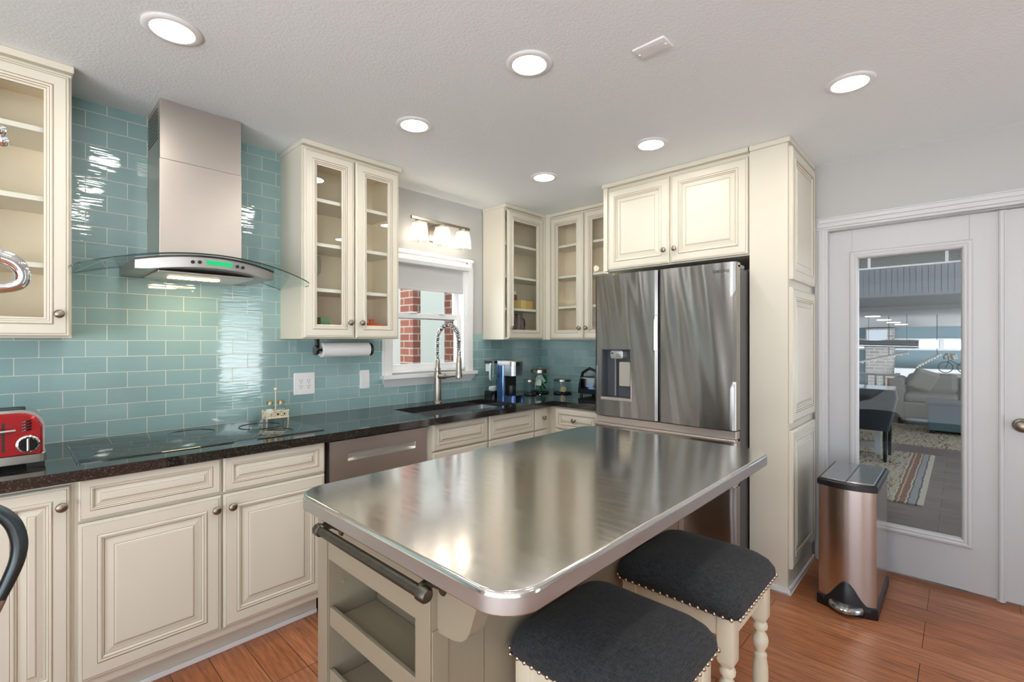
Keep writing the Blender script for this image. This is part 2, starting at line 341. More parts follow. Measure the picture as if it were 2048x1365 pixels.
def struct(name, mb, mats, label=None, cat=None, parent=None, **k):
    o = mb.build(name, mats, parent, **k); o['kind'] = 'structure'
    if label: o['label'] = label; o['category'] = cat or name.split('_')[0]
    return o
def dup(root, loc, label, group=None):
    def cp(o, par):
        c = o.copy(); COL.objects.link(c); c.parent = par; return c
    r = root.copy(); COL.objects.link(r); r.location = loc; r['label'] = label
    if group: r['group'] = group
    for ch in list(root.children):
        c = cp(ch, r)
        for g in ch.children: cp(g, c)
    WL[r.name] = Vector(loc); return r
def rrect(x0, x1, y0, y1, r, n=6):
    out = []
    for cx, cy, a in ((x1-r, y0+r, -PI/2), (x1-r, y1-r, 0), (x0+r, y1-r, PI/2), (x0+r, y0+r, PI)):
        for k in range(n+1): out.append((cx+r*math.cos(a+PI/2*k/n), cy+r*math.sin(a+PI/2*k/n)))
    return out
def spline(P, R, n=6):
    P = [Vector(p) for p in P]; out = []; rr = []
    for i in range(len(P)-1):
        p0, p1, p2, p3 = P[max(i-1, 0)], P[i], P[i+1], P[min(i+2, len(P)-1)]
        for k in range(n):
            t = k/n; out.append(.5*((2*p1)+(p2-p0)*t+(2*p0-5*p1+4*p2-p3)*t*t+(3*p1-p0-3*p2+p3)*t**3)); rr.append(R[i]+(R[i+1]-R[i])*t)
    return out+[P[-1]], rr+[R[-1]]
class Fr:        # a flat cabinet front: u to the viewer's right, v up, n out of the face
    def __init__(s, o, U, Nn): s.o = Vector(o); s.U = Vector(U); s.N = Vector(Nn)
    def p(s, u, v, n): return s.o+s.U*u+Vector((0, 0, v))+s.N*n
def faceA(x, y, z): return Fr((x, y, z), (1, 0, 0), (0, -1, 0))
def faceB(x, y, z): return Fr((x, y, z), (0, -1, 0), (-1, 0, 0))
def rect_loop(fr, w, h, i, n): return [fr.p(i, i, n), fr.p(w-i, i, n), fr.p(w-i, h-i, n), fr.p(i, h-i, n)]
SOLID = [(0, .013, 0), (.004, .018, 0), (.010, .0195, 0), (.0112, .0185, 1), (.0126, .020, 0), (.050, .020, 0), (.0515, .0185, 1), (.056, .0225, 0), (.062, .0215, 0), (.0635, .018, 1),
         (.068, .0165, 0), (.070, .0120, 0), (.0715, .0115, 1), (.078, .0120, 0), (.096, .0165, 0), (.0975, .0160, 1), (.101, .0185, 0), (.106, .0190, 0)]
def solid_front(name, fr, w, h, parent, s=1.0):
    mb = MB(); loops = [rect_loop(fr, w, h, 0, 0)]; ms = []
    for i, n, m in SOLID:
        loops.append(rect_loop(fr, w, h, i*s, n)); ms.append(m)
    mb.loft(loops, 0, True, True, ms+[0])
    mb.m[-1] = 0; mb.m[-2] = 0
    return mb.build(name, [cream, glaze], parent, smooth=0)
def flat_front(name, fr, w, h, parent):
    mb = MB(); mb.loft([rect_loop(fr, w, h, 0, 0), rect_loop(fr, w, h, 0, .015), rect_loop(fr, w, h, .004, .019)]); return mb.build(name, [cream], parent, smooth=0)
GL = [(0, .013, 0), (.004, .018, 0), (.010, .0195, 0), (.0112, .0185, 1), (.0126, .020, 0), (.046, .020, 0), (.0475, .0185, 1), (.052, .0225, 0), (.058, .0215, 0), (.0595, .018, 1), (.064, .017, 0), (.066, .012, 0), (.0675, .0115, 1), (.074, .0105, 0), (.074, 0, 0), (0, 0, 0)]
def glass_door(fr, w, h, parent):
    mb = MB(); mb.loft([rect_loop(fr, w, h, 0, 0)]+[rect_loop(fr, w, h, i, n) for i, n, m in GL], 0, False, False, [m for i, n, m in GL])
    d = mb.build('door', [cream, glaze], parent, smooth=0)
    g = MB(); g.loft([rect_loop(fr, w, h, .072, .004), rect_loop(fr, w, h, .072, .008)]); g.build('glass_pane', pane, d, smooth=0)
    return d
def knob(fr, u, v, parent, n0=.0195):
    mb = MB(); c = fr.p(u, v, n0); ax = 'y' if abs(fr.N.y) > .5 else 'x'; sg = fr.N.y if ax == 'y' else fr.N.x
    pr = [(.0085, 0), (.0085, .002), (.005, .004), (.005, .013), (.009, .016), (.0155, .019), (.0165, .023), (.014, .027), (.008, .0295), (.0005, .0305)]
    mb.lathe([(r, h*sg) for r, h in pr], c, ax, 18)
    return mb.build('knob', pewter, parent, smooth=60)
def carcass(x0, x1, y0, y1, z0, z1, parent, front, t=.018, back=True):
    """open box; front is '-y' or '-x'"""
    mb = MB()
    mb.box(x0, x1, y0, y1, z0, z0+t); mb.box(x0, x1, y0, y1, z1-t, z1)
    if front == '-y':
        mb.box(x0, x0+t, y0, y1, z0+t, z1-t); mb.box(x1-t, x1, y0, y1, z0+t, z1-t)
        mb.box(x0+t, x1-t, y1-.008, y1, z0+t, z1-t, 1)
        mb.box(x0+t, x0+t+.002, y0+.01, y1-.008, z0+t, z1-t, 1); mb.box(x1-t-.002, x1-t, y0+.01, y1-.008, z0+t, z1-t, 1)
        mb.box(x0+t+.002, x1-t-.002, y0+.01, y1-.008, z1-t-.002, z1-t, 1); mb.box(x0+t+.002, x1-t-.002, y0+.01, y1-.008, z0+t, z0+t+.002, 1)
    else:
        mb.box(x0, x1, y0, y0+t, z0+t, z1-t); mb.box(x0, x1, y1-t, y1, z0+t, z1-t)
        mb.box(x1-.008, x1, y0+t, y1-t, z0+t, z1-t, 1)
        mb.box(x0+.01, x1-.008, y0+t, y0+t+.002, z0+t, z1-t, 1); mb.box(x0+.01, x1-.008, y1-t-.002, y1-t, z0+t, z1-t, 1)
        mb.box(x0+.01, x1-.008, y0+t+.002, y1-t-.002, z0+t, z0+t+.002, 1)
    return mb.build('body', [cream, cream_in], parent, smooth=0)
def shelf(x0, x1, y0, y1, z, parent, t=.019):
    MB().box(x0, x1, y0, y1, z-t, z).build('shelf', shelfm, parent, smooth=0)
# ------------------------------------------------------------------ setting
CZ = 2.44; RX = 3.45
struct('floor', MB().box(-2.6, 3.56, -5.2, 0.0, -.05, 0), floorm, 'orange brown bamboo plank floor of the kitchen', 'floor', smooth=0)
struct('ceiling', MB().box(-2.7, 3.55, -5.3, 0.1, CZ, CZ+.1), ceil_paint, 'white textured kitchen ceiling with round lights', 'ceiling', smooth=0)
WX0, WX1, WZ0, WZ1 = 1.815, 2.500, 1.128, 1.935
wb = MB()
wb.box(-2.7, WX0, 0, .14, -.05, CZ); wb.box(WX1, 3.55, 0, .14, -.05, CZ); wb.box(WX0, WX1, 0, .14, -.05, WZ0); wb.box(WX0, WX1, 0, .14, WZ1, CZ)
wall_back = struct('wall_back', wb, wall_paint, 'back wall with teal tiles and sink window', 'wall', smooth=0)
tb = MB(); T = -.008
tb.box(-2.6, 1.395, T, 0, .9, CZ); tb.box(1.395, 1.742, T, 0, .9, 1.40); tb.box(1.742, 2.572, T, 0, .9, 1.06); tb.box(2.572, RX, T, 0, .9, 1.408)
struct('tile_backsplash', tb, tileA, None, None, wall_back, smooth=0)
wr = MB()
wr.box(RX, RX+.1, -2.285, 0, -.05, CZ); wr.box(RX, RX+.1, -5.3, -3.86, -.05, CZ); wr.box(RX, RX+.1, -3.86, -2.285, 2.03, CZ)
wall_right = struct('wall_right', wr, wall_paint, 'right wall painted pale grey around the white double doors', 'wall', smooth=0)
struct('tile_backsplash', MB().box(RX-.008, RX, -1.12, T, .9, 1.408), tileB, None, None, wall_right, smooth=0)
wl = MB(); wl.box(-2.7, -2.6, -1.5, 0, -.05, CZ); wl.box(-2.7, -2.6, -5.3, -4.9, -.05, CZ); wl.box(-2.7, -2.6, -4.9, -1.5, -.05, .10); wl.box(-2.7, -2.6, -4.9, -1.5, 2.28, CZ)  # wide unseen opening added to let light into the room
struct('wall_left', wl, wall_paint, 'left kitchen wall outside the photo', 'wall', smooth=0)
rw = MB(); HOLES = [(-2.45, -1.45, .12, 2.25), (-1.35, -.30, .12, 2.25), (2.12, 2.78, .06, 2.04)]  # first two openings are unseen, added to bring in daylight
xs = -2.7
for a, b_, c, d in HOLES:
    rw.box(xs, a, -5.3, -5.2, -.05, CZ); rw.box(a, b_, -5.3, -5.2, -.05, c); rw.box(a, b_, -5.3, -5.2, d, CZ); xs = b_
rw.box(xs, 3.55, -5.3, -5.2, -.05, CZ)
struct('wall_rear', rw, wall_paint, 'rear kitchen wall with windows behind the camera', 'wall', smooth=0)
for i, (a, b_, c, d) in enumerate(HOLES):
    w = struct('window_%d' % (i+2), MB().box(a, b_, -5.27, -5.26, c, d), pane, 'rear window behind the camera, '+('leftmost of three', 'middle of three', 'tall one with blinds')[i], 'window', smooth=0)
    f = MB(); f.box(a-.06, a+.04, -5.28, -5.185, c-.05, d+.06); f.box(b_-.04, b_+.06, -5.28, -5.185, c-.05, d+.06); f.box(a, b_, -5.28, -5.185, c-.05, c+.04); f.box(a, b_, -5.28, -5.185, d-.04, d+.06)
    if i < 2: f.box(a, b_, -5.28, -5.23, (c+d)/2-.02, (c+d)/2+.02)
    f.build('window_frame', white_trim, w, smooth=0)
    if i == 2:
        bl = MB(); z = c+.08
        while z < d-.08:
            bl.add([(a+.04, -5.255, z+.012), (b_-.04, -5.255, z+.012), (b_-.04, -5.225, z+.006), (a+.04, -5.225, z+.006)], [(0, 1, 2, 3)]); z += .052
        bl.build('blind_slats', white_pl, w, smooth=0, recalc=False)
# ------------------------------------------------------------------ sink window
w1 = struct('window_1', MB().box(WX0+.04, WX1-.04, .079, .083, 1.535, WZ1-.03).box(WX0+.04, WX1-.04, .049, .053, WZ0+.04, 1.535), pane, 'white framed window over the sink looking at brick pillars', 'window', smooth=0)
sa = MB()
for (y, z0, z1) in ((.068, 1.515, WZ1-.012), (.038, WZ0+.012, 1.555)):
    sa.box(WX0+.008, WX0+.046, y, y+.028, z0, z1); sa.box(WX1-.058, WX1-.018, y, y+.028, z0, z1); sa.box(WX0+.046, WX1-.058, y, y+.028, z0, z0+.042); sa.box(WX0+.046, WX1-.058, y, y+.028, z1-.036, z1)
sa.box(2.0, 2.06, .026, .04, 1.553, 1.563); sa.box(2.26, 2.32, .026, .04, 1.553, 1.563)
sa.build('sash', white_pl, w1, smooth=0, bevel=.003)
cs = MB()
def casing_v(x0, x1, z0, z1):
    cs.box(x0, x1, -.018, 0, z0, z1); cs.box(x0+.012, x1-.012, -.024, -.018, z0, z1-.0)
casing_v(1.742, WX0+.004, 1.10, 2.005); casing_v(WX1-.004, 2.572, 1.10, 2.005)
cs.box(1.742, 2.572, -.018, 0, WZ1-.004, 2.005); cs.box(1.742, 2.572, -.026, -.018, 1.975, 2.0)
cs.box(WX0-.002, WX0+.012, -.01, .12, WZ0, WZ1); cs.box(WX1-.022, WX1+.002, -.01, .12, WZ0, WZ1); cs.box(WX0, WX1, -.01, .12, WZ1-.012, WZ1+.002); cs.box(WX0, WX1, -.01, .13, WZ0-.002, WZ0+.012)
cs.build('window_casing', white_trim, w1, smooth=0, bevel=.003)
si = MB(); si.box(1.730, 2.590, -.055, .02, 1.088, 1.112)
si.loft([[(1.760, -.012, 1.030), (2.555, -.012, 1.030), (2.555, 0, 1.030), (1.760, 0, 1.030)], [(1.757, -.018, 1.045), (2.558, -.018, 1.045), (2.558, 0, 1.045), (1.757, 0, 1.045)],
         [(1.748, -.032, 1.066), (2.570, -.032, 1.066), (2.570, 0, 1.066), (1.748, 0, 1.066)], [(1.742, -.042, 1.088), (2.576, -.042, 1.088), (2.576, 0, 1.088), (1.742, 0, 1.088)]])
si.build('window_sill', white_trim, w1, smooth=30)
sh = thing('roller_shade', 'grey roller shade half drawn over the sink window', 'window shade', (2.15, 0, 1.72))
q = MB(); q.loft([[(x, y, z) for y, z in ((-.045, 1.905), (-.052, 1.93), (-.045, 1.955), (.0, 1.965), (.0, 1.90))] for x in (1.80, 2.515)]); q.build('cassette', white_trim, sh, smooth=0)
MB().box(1.835, 2.478, .004, .006, 1.735, 1.91).build('fabric', shade_f, sh, smooth=0)
MB().box(1.835, 2.478, .0, .010, 1.722, 1.737).build('hem_bar', shade_f, sh, smooth=0, bevel=.002)
# view outside the sink window
tag(MB().box(1.2, 4.6, 2.3, 2.45, -.3, 3.6).build('neighbor_wall', stucco, smooth=0), 'pale stucco wall seen outside the sink window', 'wall')
g = MB().box(1.0, 5.5, .2, 2.3, -.35, -.3).build('side_yard', M('concrete', (180, 178, 172), .9), smooth=0); g['kind'] = 'structure'; g['label'] = 'concrete side yard outside the sink window'; g['category'] = 'ground'
for x0, x1, lb in ((2.835, 2.928, 'red brick pillar outside the sink window, left one'), (3.36, 3.46, 'red brick pillar outside the sink window, right one behind faucet')):
    tag(MB().box(x0, x1, 1.2, 1.43 if x0 < 3 else 1.35, -.3, 3.2).build('brick_pillar', brick_r, smooth=0), lb, 'pillar', 'brick pillars outside the window')
# ------------------------------------------------------------------ double doors on the right wall
DX = 3.50
def door_leaf(name, y1, y0, glazed, label):
    mb = MB(); z0, z1 = .018, 2.022
    if glazed:
        gy1, gy0, gz0, gz1 = -2.405, -2.915, .262, 1.875
        mb.box(DX, DX+.04, gy1, y1, z0, z1); mb.box(DX, DX+.04, y0, gy0, z0, z1); mb.box(DX, DX+.04, gy0, gy1, z0, gz0); mb.box(DX, DX+.04, gy0, gy1, gz1, z1)
    else: mb.box(DX, DX+.04, y0, y1, z0, z1)
    d = struct(name, mb, door_white, label, 'door', smooth=0, bevel=.002)
    return d
d1 = door_leaf('door_1', -2.288, -3.022, True, 'white door with a tall glass panel beside the trash can')
fr = Fr((DX, -2.392, .248), (0, -1, 0), (-1, 0, 0)); mb = MB(); w, h = .537, 1.641
prof = [(0, 0), (.0, .006), (.006, .013), (.016, .015), (.024, .010), (.032, .012), (.040, .006), (.046, -.012), (.013, -.012), (0, 0)]
mb.loft([rect_loop(fr, w, h, i, n) for i, n in prof], 0, False, False); casing_white = M('door_glazing_white', (198, 198, 200), .4); mb.build('glazing_frame', casing_white, d1, smooth=0)
MB().box(DX+.012, DX+.018, -2.92, -2.40, .26, 1.88).build('glass_pane', pane_dim, d1, smooth=0)
bl = MB()
for k in range(11): bl.box(DX+.022, DX+.036, -2.90, -2.42, 1.790+k*.0058, 1.793+k*.0058)
b_ = bl.build('raised_blind', M('blind_grey', (150, 150, 144), .6), d1, smooth=0)
cl = MB(); cl.box(DX+.019, DX+.022, -2.492, -2.478, 1.782, 1.858); cl.box(DX+.019, DX+.022, -2.834, -2.820, 1.782, 1.858); cl.box(DX+.02, DX+.037, -2.905, -2.415, 1.777, 1.786)
cl.build('blind_clips', white_pl, b_, smooth=0)
d2 = door_leaf('door_2', -3.044, -3.84, False, 'white door with a pewter knob at the right edge of the photo')
MB().box(DX-.004, DX+.02, -3.05, -3.018, .01, 2.022).tube([(DX-.006, -3.034, .012), (DX-.006, -3.034, 2.02)], .012, 10).build('astragal', casing_white, d2, smooth=50)
kn = MB(); kn.lathe([(.034, 0), (.034, -.004), (.028, -.009), (.014, -.012), (.013, -.03), (.022, -.036), (.030, -.05), (.029, -.062), (.018, -.070), (.001, -.072)], (DX, -3.105, .925), 'x', 24)
kn.build('knob', pewter, d2, smooth=50)
tr = MB()
for a, b_ in ((-2.225, -2.290), (-3.85, -3.92)):
    tr.box(RX-.018, RX, b_, a, 0, 2.03); tr.box(RX-.026, RX-.018, b_+.010, a-.014, 0, 2.03); tr.box(RX-.032, RX-.026, b_+.030, a-.022, 0, 2.03)
tr.box(RX-.018, RX, -3.92, -2.225, 2.03, 2.106); tr.box(RX-.028, RX-.018, -3.92, -2.235, 2.044, 2.096); tr.box(RX-.036, RX-.028, -3.92, -2.245, 2.068, 2.092)
tr.box(RX, DX+.045, -2.29, -2.284, 0, 2.03); tr.box(RX, DX+.045, -3.86, -2.284, 2.024, 2.032)
struct('trim_1', tr, M('door_casing_white', (198, 198, 199), .4), 'white moulded casing around the double doors', 'trim', smooth=0, bevel=.003)
# ------------------------------------------------------------------ ceiling lights and vent
def can_light(x, y, z=CZ):
    t = thing('recessed_light', '', 'ceiling light', (x, y, z), 'recessed ceiling lights')
    MB().lathe([(.066, -.0005), (.088, -.0005), (.090, -.003), (.086, -.006), (.070, -.0085), (.066, -.0075)], (x, y, z), 'z', 40, ring=True).build('trim_ring', white_pl, t, smooth=40)
    MB().lathe([(.0005, -.002), (.0675, -.002), (.0675, -.0070), (.0005, -.0080)], (x, y, z), 'z', 40).build('diffuser', lampm, t, smooth=40)
    return t
L0 = can_light(.388, -.885); L0['label'] = 'round recessed ceiling light nearest the range hood, above the cooktop'
for x, y, lb in ((1.40, -1.655, 'round recessed ceiling light above the steel island, left of the vent plate'), (1.396, -.887, 'round recessed ceiling light in front of the glass-door cabinet by the window'),
                 (2.433, -1.64, 'round recessed ceiling light just in front of the cabinet over the refrigerator'), (2.433, -.875, 'round recessed ceiling light nearest the corner cabinets, smallest in view'),
                 (2.432, -2.545, 'round recessed ceiling light at the right, nearest the white doors'), (.39, -1.655, 'recessed ceiling light out of frame above the left of the camera'),
                 (.39, -2.545, 'recessed ceiling light out of frame directly over the camera'), (1.40, -2.545, 'recessed ceiling light out of frame over the stools'),
                 (-1.0, -1.655, 'recessed ceiling light out of frame far to the left'), (-.6, -3.9, 'recessed ceiling light out of frame behind the camera, left one'), (1.4, -4.0, 'recessed ceiling light out of frame behind the camera, right one')):
    dup(L0, (x, y, CZ), lb)  # out-of-frame lamps are unseen, included for the light they give
vt = MB(); vt.loft([[(x, y, z) for x, y in rrect(1.600+i, 1.682-i, -2.117+i, -1.990-i, .004, 2)] for i, z in ((0, CZ), (0, CZ-.003), (.003, CZ-.0055), (.012, CZ-.0058), (.013, CZ-.0062), (.02, CZ-.0065))])
for yy in (-2.105, -2.002): vt.lathe([(.004, -.009), (.004, -.006)], (1.641, yy, CZ), 'z', 10)
tag(vt.build('ceiling_plate', white_pl, smooth=30, loc=(1.641, -2.053, CZ)), 'small white rectangular cover plate on the ceiling', 'cover plate')
# ------------------------------------------------------------------ upper cabinets
def crown(parts, parent):
    mb = MB()
    for b in parts: mb.box(*b)
    mb.build('crown_strip', cream, parent, smooth=0, bevel=.003)
UB, UT = 1.362, 2.412
def upper_A(x0, x1, doors, label, shelves, crown_left=False):
    t = thing('wall_cabinet', label, 'cabinet', ((x0+x1)/2, 0, UB))
    carcass(x0, x1, -.298, -.0085, UB, UT, t, '-y')
    for z in shelves: shelf(x0+.021, x1-.021, -.285, -.018, z, t)
    fr0 = MB(); fr0.box(x0, x1, -.302, -.298, UB, UT); 
    for u0, u1, kside in doors:
        f = faceA(u0, -.2985, UB+.006); d = glass_door(f, u1-u0, UT-UB-.02, t)
        if kside: knob(f, (u1-u0)-.032 if kside == 'r' else .032, .088, d)
    crown([(x0-.006, x1+.006, -.330, -.0085, UT, CZ-.001)], t)
    return t
upper_A(-.30, .166, [(-.295, .160, 'r')], 'glass-door wall cabinet at the left edge, left of the range hood', (2.183, 1.914, 1.655))
c2 = upper_A(1.078, 1.685, [(1.085, 1.378, 'r'), (1.386, 1.678, 'l')], 'two-door glass-front wall cabinet between range hood and window', (2.147, 1.899, 1.645))
t = thing('corner_wall_cabinet', 'tall glass-front corner wall cabinet right of the window, above coffee maker', 'cabinet', (3.05, -.1, UB))
carcass(2.688, RX-.009, -.248, -.0085, UB, UT, t, '-y')
for z in (2.14, 1.879, 1.618): shelf(2.71, 3.42, -.238, -.018, z, t)
f = faceA(2.722, -.2485, UB+.006); d = glass_door(f, .435, UT-UB-.02, t); knob(f, .030, .088, d)
MB().box(3.158, 3.19, -.268, -.248, UB, UT).build('corner_post', cream, t, smooth=0)
crown([(2.682, 3.19, -.275, -.0085, UT, CZ-.001)], t)
t = thing('wall_cabinet', 'two-door glass-front wall cabinet between the corner and the refrigerator', 'cabinet', (3.32, -.66, UB))
carcass(3.208, RX-.009, -1.062, -.270, UB, UT, t, '-x')
for z in (2.161, 1.90, 1.643): shelf(3.215, 3.43, -1.04, -.29, z, t)
for y0, y1, ks in ((-.318, -.656, 'r'), (-.664, -1.002, 'l')):
    f = faceB(3.2075, y0, UB+.006); d = glass_door(f, y0-y1, UT-UB-.02, t); knob(f, (y0-y1)-.030 if ks == 'r' else .030, .088, d)
MB().box(3.188, 3.208, -.316, -.270, UB, UT).build('corner_post', cream, t, smooth=0)
crown([(3.182, RX-.01, -1.062, -.270, UT, CZ-.001)], t)
# contents of the glass cabinets
def cup_stack(name, c, r, h, mat, label, cat, lid=None):
    mb = MB(); mb.lathe([(r*.8, 0), (r, h*.2), (r, h*.85), (r*.85, h)], c, 'z', 20); o = mb.build(name, mat, loc=c, smooth=50)
    tag(o, label, cat); return o
t = thing('casserole_dish', 'orange enamel casserole on the bottom shelf of the cabinet by the window', 'dish', (1.56, -.19, UB+.021))
MB().lathe([(.055, 0), (.075, .01), (.082, .05), (.080, .055)], (1.56, -.19, UB+.021), 'z', 24).build('pot', orange_en, t, smooth=40)
MB().lathe([(.084, .055), (.080, .062), (.045, .078), (.012, .082), (.012, .09), (.018, .095), (.016, .104), (.001, .106)], (1.56, -.19, UB+.021), 'z', 24).build('lid', orange_en, t, smooth=40)
MB().box(1.47, 1.482, -.205, -.175, UB+.06, UB+.072).build('handle', orange_en, t, smooth=0, bevel=.003)
MB().box(1.638, 1.648, -.205, -.175, UB+.06, UB+.072).build('handle', orange_en, t, smooth=0, bevel=.003)
tag(MB().box(1.215, 1.275, -.23, -.17, UB+.021, UB+.125).build('tea_box', green_box, loc=(1.245, -.2, UB+.021), smooth=0, bevel=.002), 'pale green box on the bottom shelf of the cabinet by the hood', 'box')
for k, x in enumerate((1.150, 1.222)):
    mb = MB(); mb.lathe([(.026, 0), (.028, .002), (.005, .006), (.004, .07), (.012, .085), (.03, .11), (.032, .16), (.027, .20)], (x, -.15, 1.645), 'z', 20)
    tag(mb.build('wine_glass', jarglass, loc=(x, -.15, 1.645), smooth=50), ('leftmost', 'rightmost')[k]+' clear stemmed glass on the lowest shelf of the cabinet beside the hood', 'glass')
tag(MB().box(2.94, 3.0, -.21, -.12, 1.618, 1.695).build('yellow_box', yellow_box, loc=(2.97, -.16, 1.618), smooth=0, bevel=.002), 'yellow box on the lower shelf of the corner cabinet', 'box')
tag(MB().box(3.005, 3.09, -.21, -.10, 1.618, 1.69).build('tan_box', M('tan_box', (190, 160, 96), .6), loc=(3.05, -.15, 1.618), smooth=0, bevel=.002), 'tan box beside the yellow box in the corner cabinet', 'box')
t = thing('jar', 'jar with a white lid behind the yellow box in the corner cabinet', 'jar', (2.97, -.075, 1.618))
MB().lathe([(.040, 0), (.042, .01), (.042, .12), (.036, .13)], (2.97, -.075, 1.618), 'z', 20).build('glass_body', M('red_brown_jar', (130, 84, 72), .3), t)
MB().lathe([(.040, .13), (.040, .158), (.036, .162), (.001, .162)], (2.97, -.075, 1.618), 'z', 20).build('lid', white_pl, t)
t = thing('jug', 'patterned dark jug on the bottom shelf of the corner cabinet', 'jug', (2.99, -.13, UB+.021))
MB().lathe([(.035, 0), (.05, .03), (.055, .08), (.04, .14), (.032, .18), (.038, .2)], (2.99, -.13, UB+.021), 'z', 20).build('body', M('jug_glaze', (96, 84, 84), .2, var=.5, vscale=(30, 30, 30)), t)
MB().tube([(3.03, -.13, UB+.19), (3.065, -.13, UB+.17), (3.07, -.13, UB+.12), (3.04, -.13, UB+.09)], .006, 8).build('handle', M('jug_handle', (70, 72, 74), .3), t)
cup_stack('bowl', (3.07, -.16, UB+.021), .035, .04, M('red_bowl', (176, 84, 66), .3), 'small red bowl beside the dark jug in the corner cabinet', 'bowl')
# ------------------------------------------------------------------ refrigerator surround
t = thing('wall_cabinet', 'solid two-door cabinet over the refrigerator', 'cabinet', (3.1, -1.54, 1.835))
MB().box(2.872, RX-.002, -2.018, -1.066, 1.835, UT).build('body', cream, t, smooth=0)
for y0, y1, ks in ((-1.100, -1.546, 'r'), (-1.556, -2.012, 'l')):
    f = faceB(2.872, y0, 1.842); d = solid_front('door', f, y0-y1, UT-1.842-.02, t); knob(f, (y0-y1)-.03 if ks == 'r' else .03, .085, d)
MB().box(2.852, 2.872, -1.097, -1.066, 1.835, UT).build('filler_strip', cream, t, smooth=0)
crown([(2.838, RX-.002, -2.018, -1.060, UT, CZ-.001)], t)
t = thing('pantry_cabinet', 'tall shallow pantry cabinet beside the refrigerator, three stacked doors', 'cabinet', (3.13, -2.12, 0))
MB().box(2.852, 3.424, -2.212, -2.022, .0, UT).build('body', cream, t, smooth=0)
PF = -2.2125
for z0, z1 in ((.125, .868), (.908, 1.640), (1.682, 2.397)):
    solid_front('door', faceA(2.874, PF, z0), .536, z1-z0, t)
crown([(2.838, 3.424, -2.226, -2.022, UT, CZ-.001)], t)
MB().box(2.838, 2.852, -2.226, -2.022, 0, .030).box(2.838, 3.424, -2.226, -2.212, 0, .030).build('base_moulding', white_trim, t, smooth=0, bevel=.004)
# ------------------------------------------------------------------ refrigerator
FX = 2.66
fg = thing('refrigerator', 'stainless french-door refrigerator with water dispenser', 'refrigerator', (3.05, -1.567, 0))
MB().box(2.735, 3.42, -2.012, -1.122, .03, 1.745).build('cabinet_body', darkgrey, fg, smooth=0, bevel=.004)
for y in (-1.17, -1.96): MB().box(2.78, 2.84, y-.03, y+.03, 0, .03).build('foot', black, fg, smooth=0)
def curved_panel(y1, y0, z0, z1, hole=None, bow=.007, warp=.0026, ph=0.0):
    """steel panel facing -x, slightly bowed, with an optional rectangular hole"""
    global LAST_XF
    ys = [y1+(y0-y1)*i/28 for i in range(29)]; zs = [z0+(z1-z0)*i/24 for i in range(25)]
    if hole:
        ys = sorted(set(ys+[hole[0], hole[1]]), reverse=True); zs = sorted(set(zs+[hole[2], hole[3]]))
    def xf(y, z):
        u = (y-(y0+y1)/2)/((y1-y0)/2); v = (z-z0)/(z1-z0)
        return FX-bow*(1-u*u)-(warp*math.sin(3.1*u+2.2*v+ph)+.0013*math.sin(11*u-7*v+2*ph))*(1-u**4) + (.010*max(0, abs(u)-.965)/.035)
    LAST_XF = xf
    mb = MB(); idx = {}
    V = []
    for i, y in enumerate(ys):
        for j, z in enumerate(zs): idx[i, j] = len(V); V.append((xf(y, z), y, z))
    Fc = []
    for i in range(len(ys)-1):
        for j in range(len(zs)-1):
            yc, zc = (ys[i]+ys[i+1])/2, (zs[j]+zs[j+1])/2
            if hole and hole[1] < yc < hole[0] and hole[2] < zc < hole[3]: continue
            Fc.append((idx[i, j], idx[i+1, j], idx[i+1, j+1], idx[i, j+1]))
    mb.add(V, Fc)
    nV = len(ys)*len(zs); xb = 2.728
    per = [(i, 0) for i in range(len(ys))]+[(len(ys)-1, j) for j in range(1, len(zs))]+[(i, len(zs)-1) for i in range(len(ys)-2, -1, -1)]+[(0, j) for j in range(len(zs)-2, 0, -1)]
    lp = [V[idx[p]] for p in per]; lb = [(xb, p[1], p[2]) for p in lp]
    mb.loft([lp, lb], 0, False, True)
    return mb
HOLE = (-1.178, -1.392, .984, 1.298)
dl = curved_panel(-1.122, -1.563, .868, 1.776, HOLE, ph=.6).build('door', st_fridge, fg, smooth=30)
dr = curved_panel(-1.571, -2.012, .868, 1.776, ph=2.1).build('door', st_fridge, fg, smooth=30); DOOR_XF = LAST_XF
curved_panel(-1.122, -2.012, .600, .806, bow=.010, ph=1).build('drawer', st_fridge, fg, smooth=30)
curved_panel(-1.122, -2.012, .070, .565, bow=.010, ph=2).build('drawer', st_fridge, fg, smooth=30)
hd = MB(); hd.box(2.675, 2.728, -2.010, -1.124, .818, .862); hd.box(2.648, 2.70, -2.012, -1.122, .802, .818); hd.build('upper_grip_rail', st_dw, fg, smooth=0, bevel=.004)
hd = MB(); hd.box(2.675, 2.728, -2.010, -1.124, .572, .6); hd.box(2.640, 2.70, -2.012, -1.122, .565, .577); hd.build('lower_grip_rail', st_dw, fg, smooth=0, bevel=.004)
for ya, yb in ((-2.012, -1.960), (-1.172, -1.124)): MB().box(2.69, 2.80, ya, yb, 1.7455, 1.768).build('hinge_cover', greyplastic, fg, smooth=0, bevel=.006)
ds = MB(); y1, y0, z0, z1 = HOLE; xi = 2.724
ds.box(2.66, xi, y1-.006, y1, z0, z1); ds.box(2.66, xi, y0, y0+.006, z0, z1); ds.box(2.66, xi, y0, y1, z1-.006, z1); ds.box(2.66, xi, y0, y1, z0, z0+.006); ds.box(xi-.006, xi, y0, y1, z0, z1)
dsp = ds.build('dispenser_recess', M('recess_grey', (78, 80, 86), .3), dl, smooth=0)
MB().box(2.648, 2.664, y0-.004, y1+.004, z0-.014, z0+.004).box(2.652, 2.662, y0-.004, y0+.003, z0, z1).build('recess_lip', st_dw, dsp, smooth=0, bevel=.002)
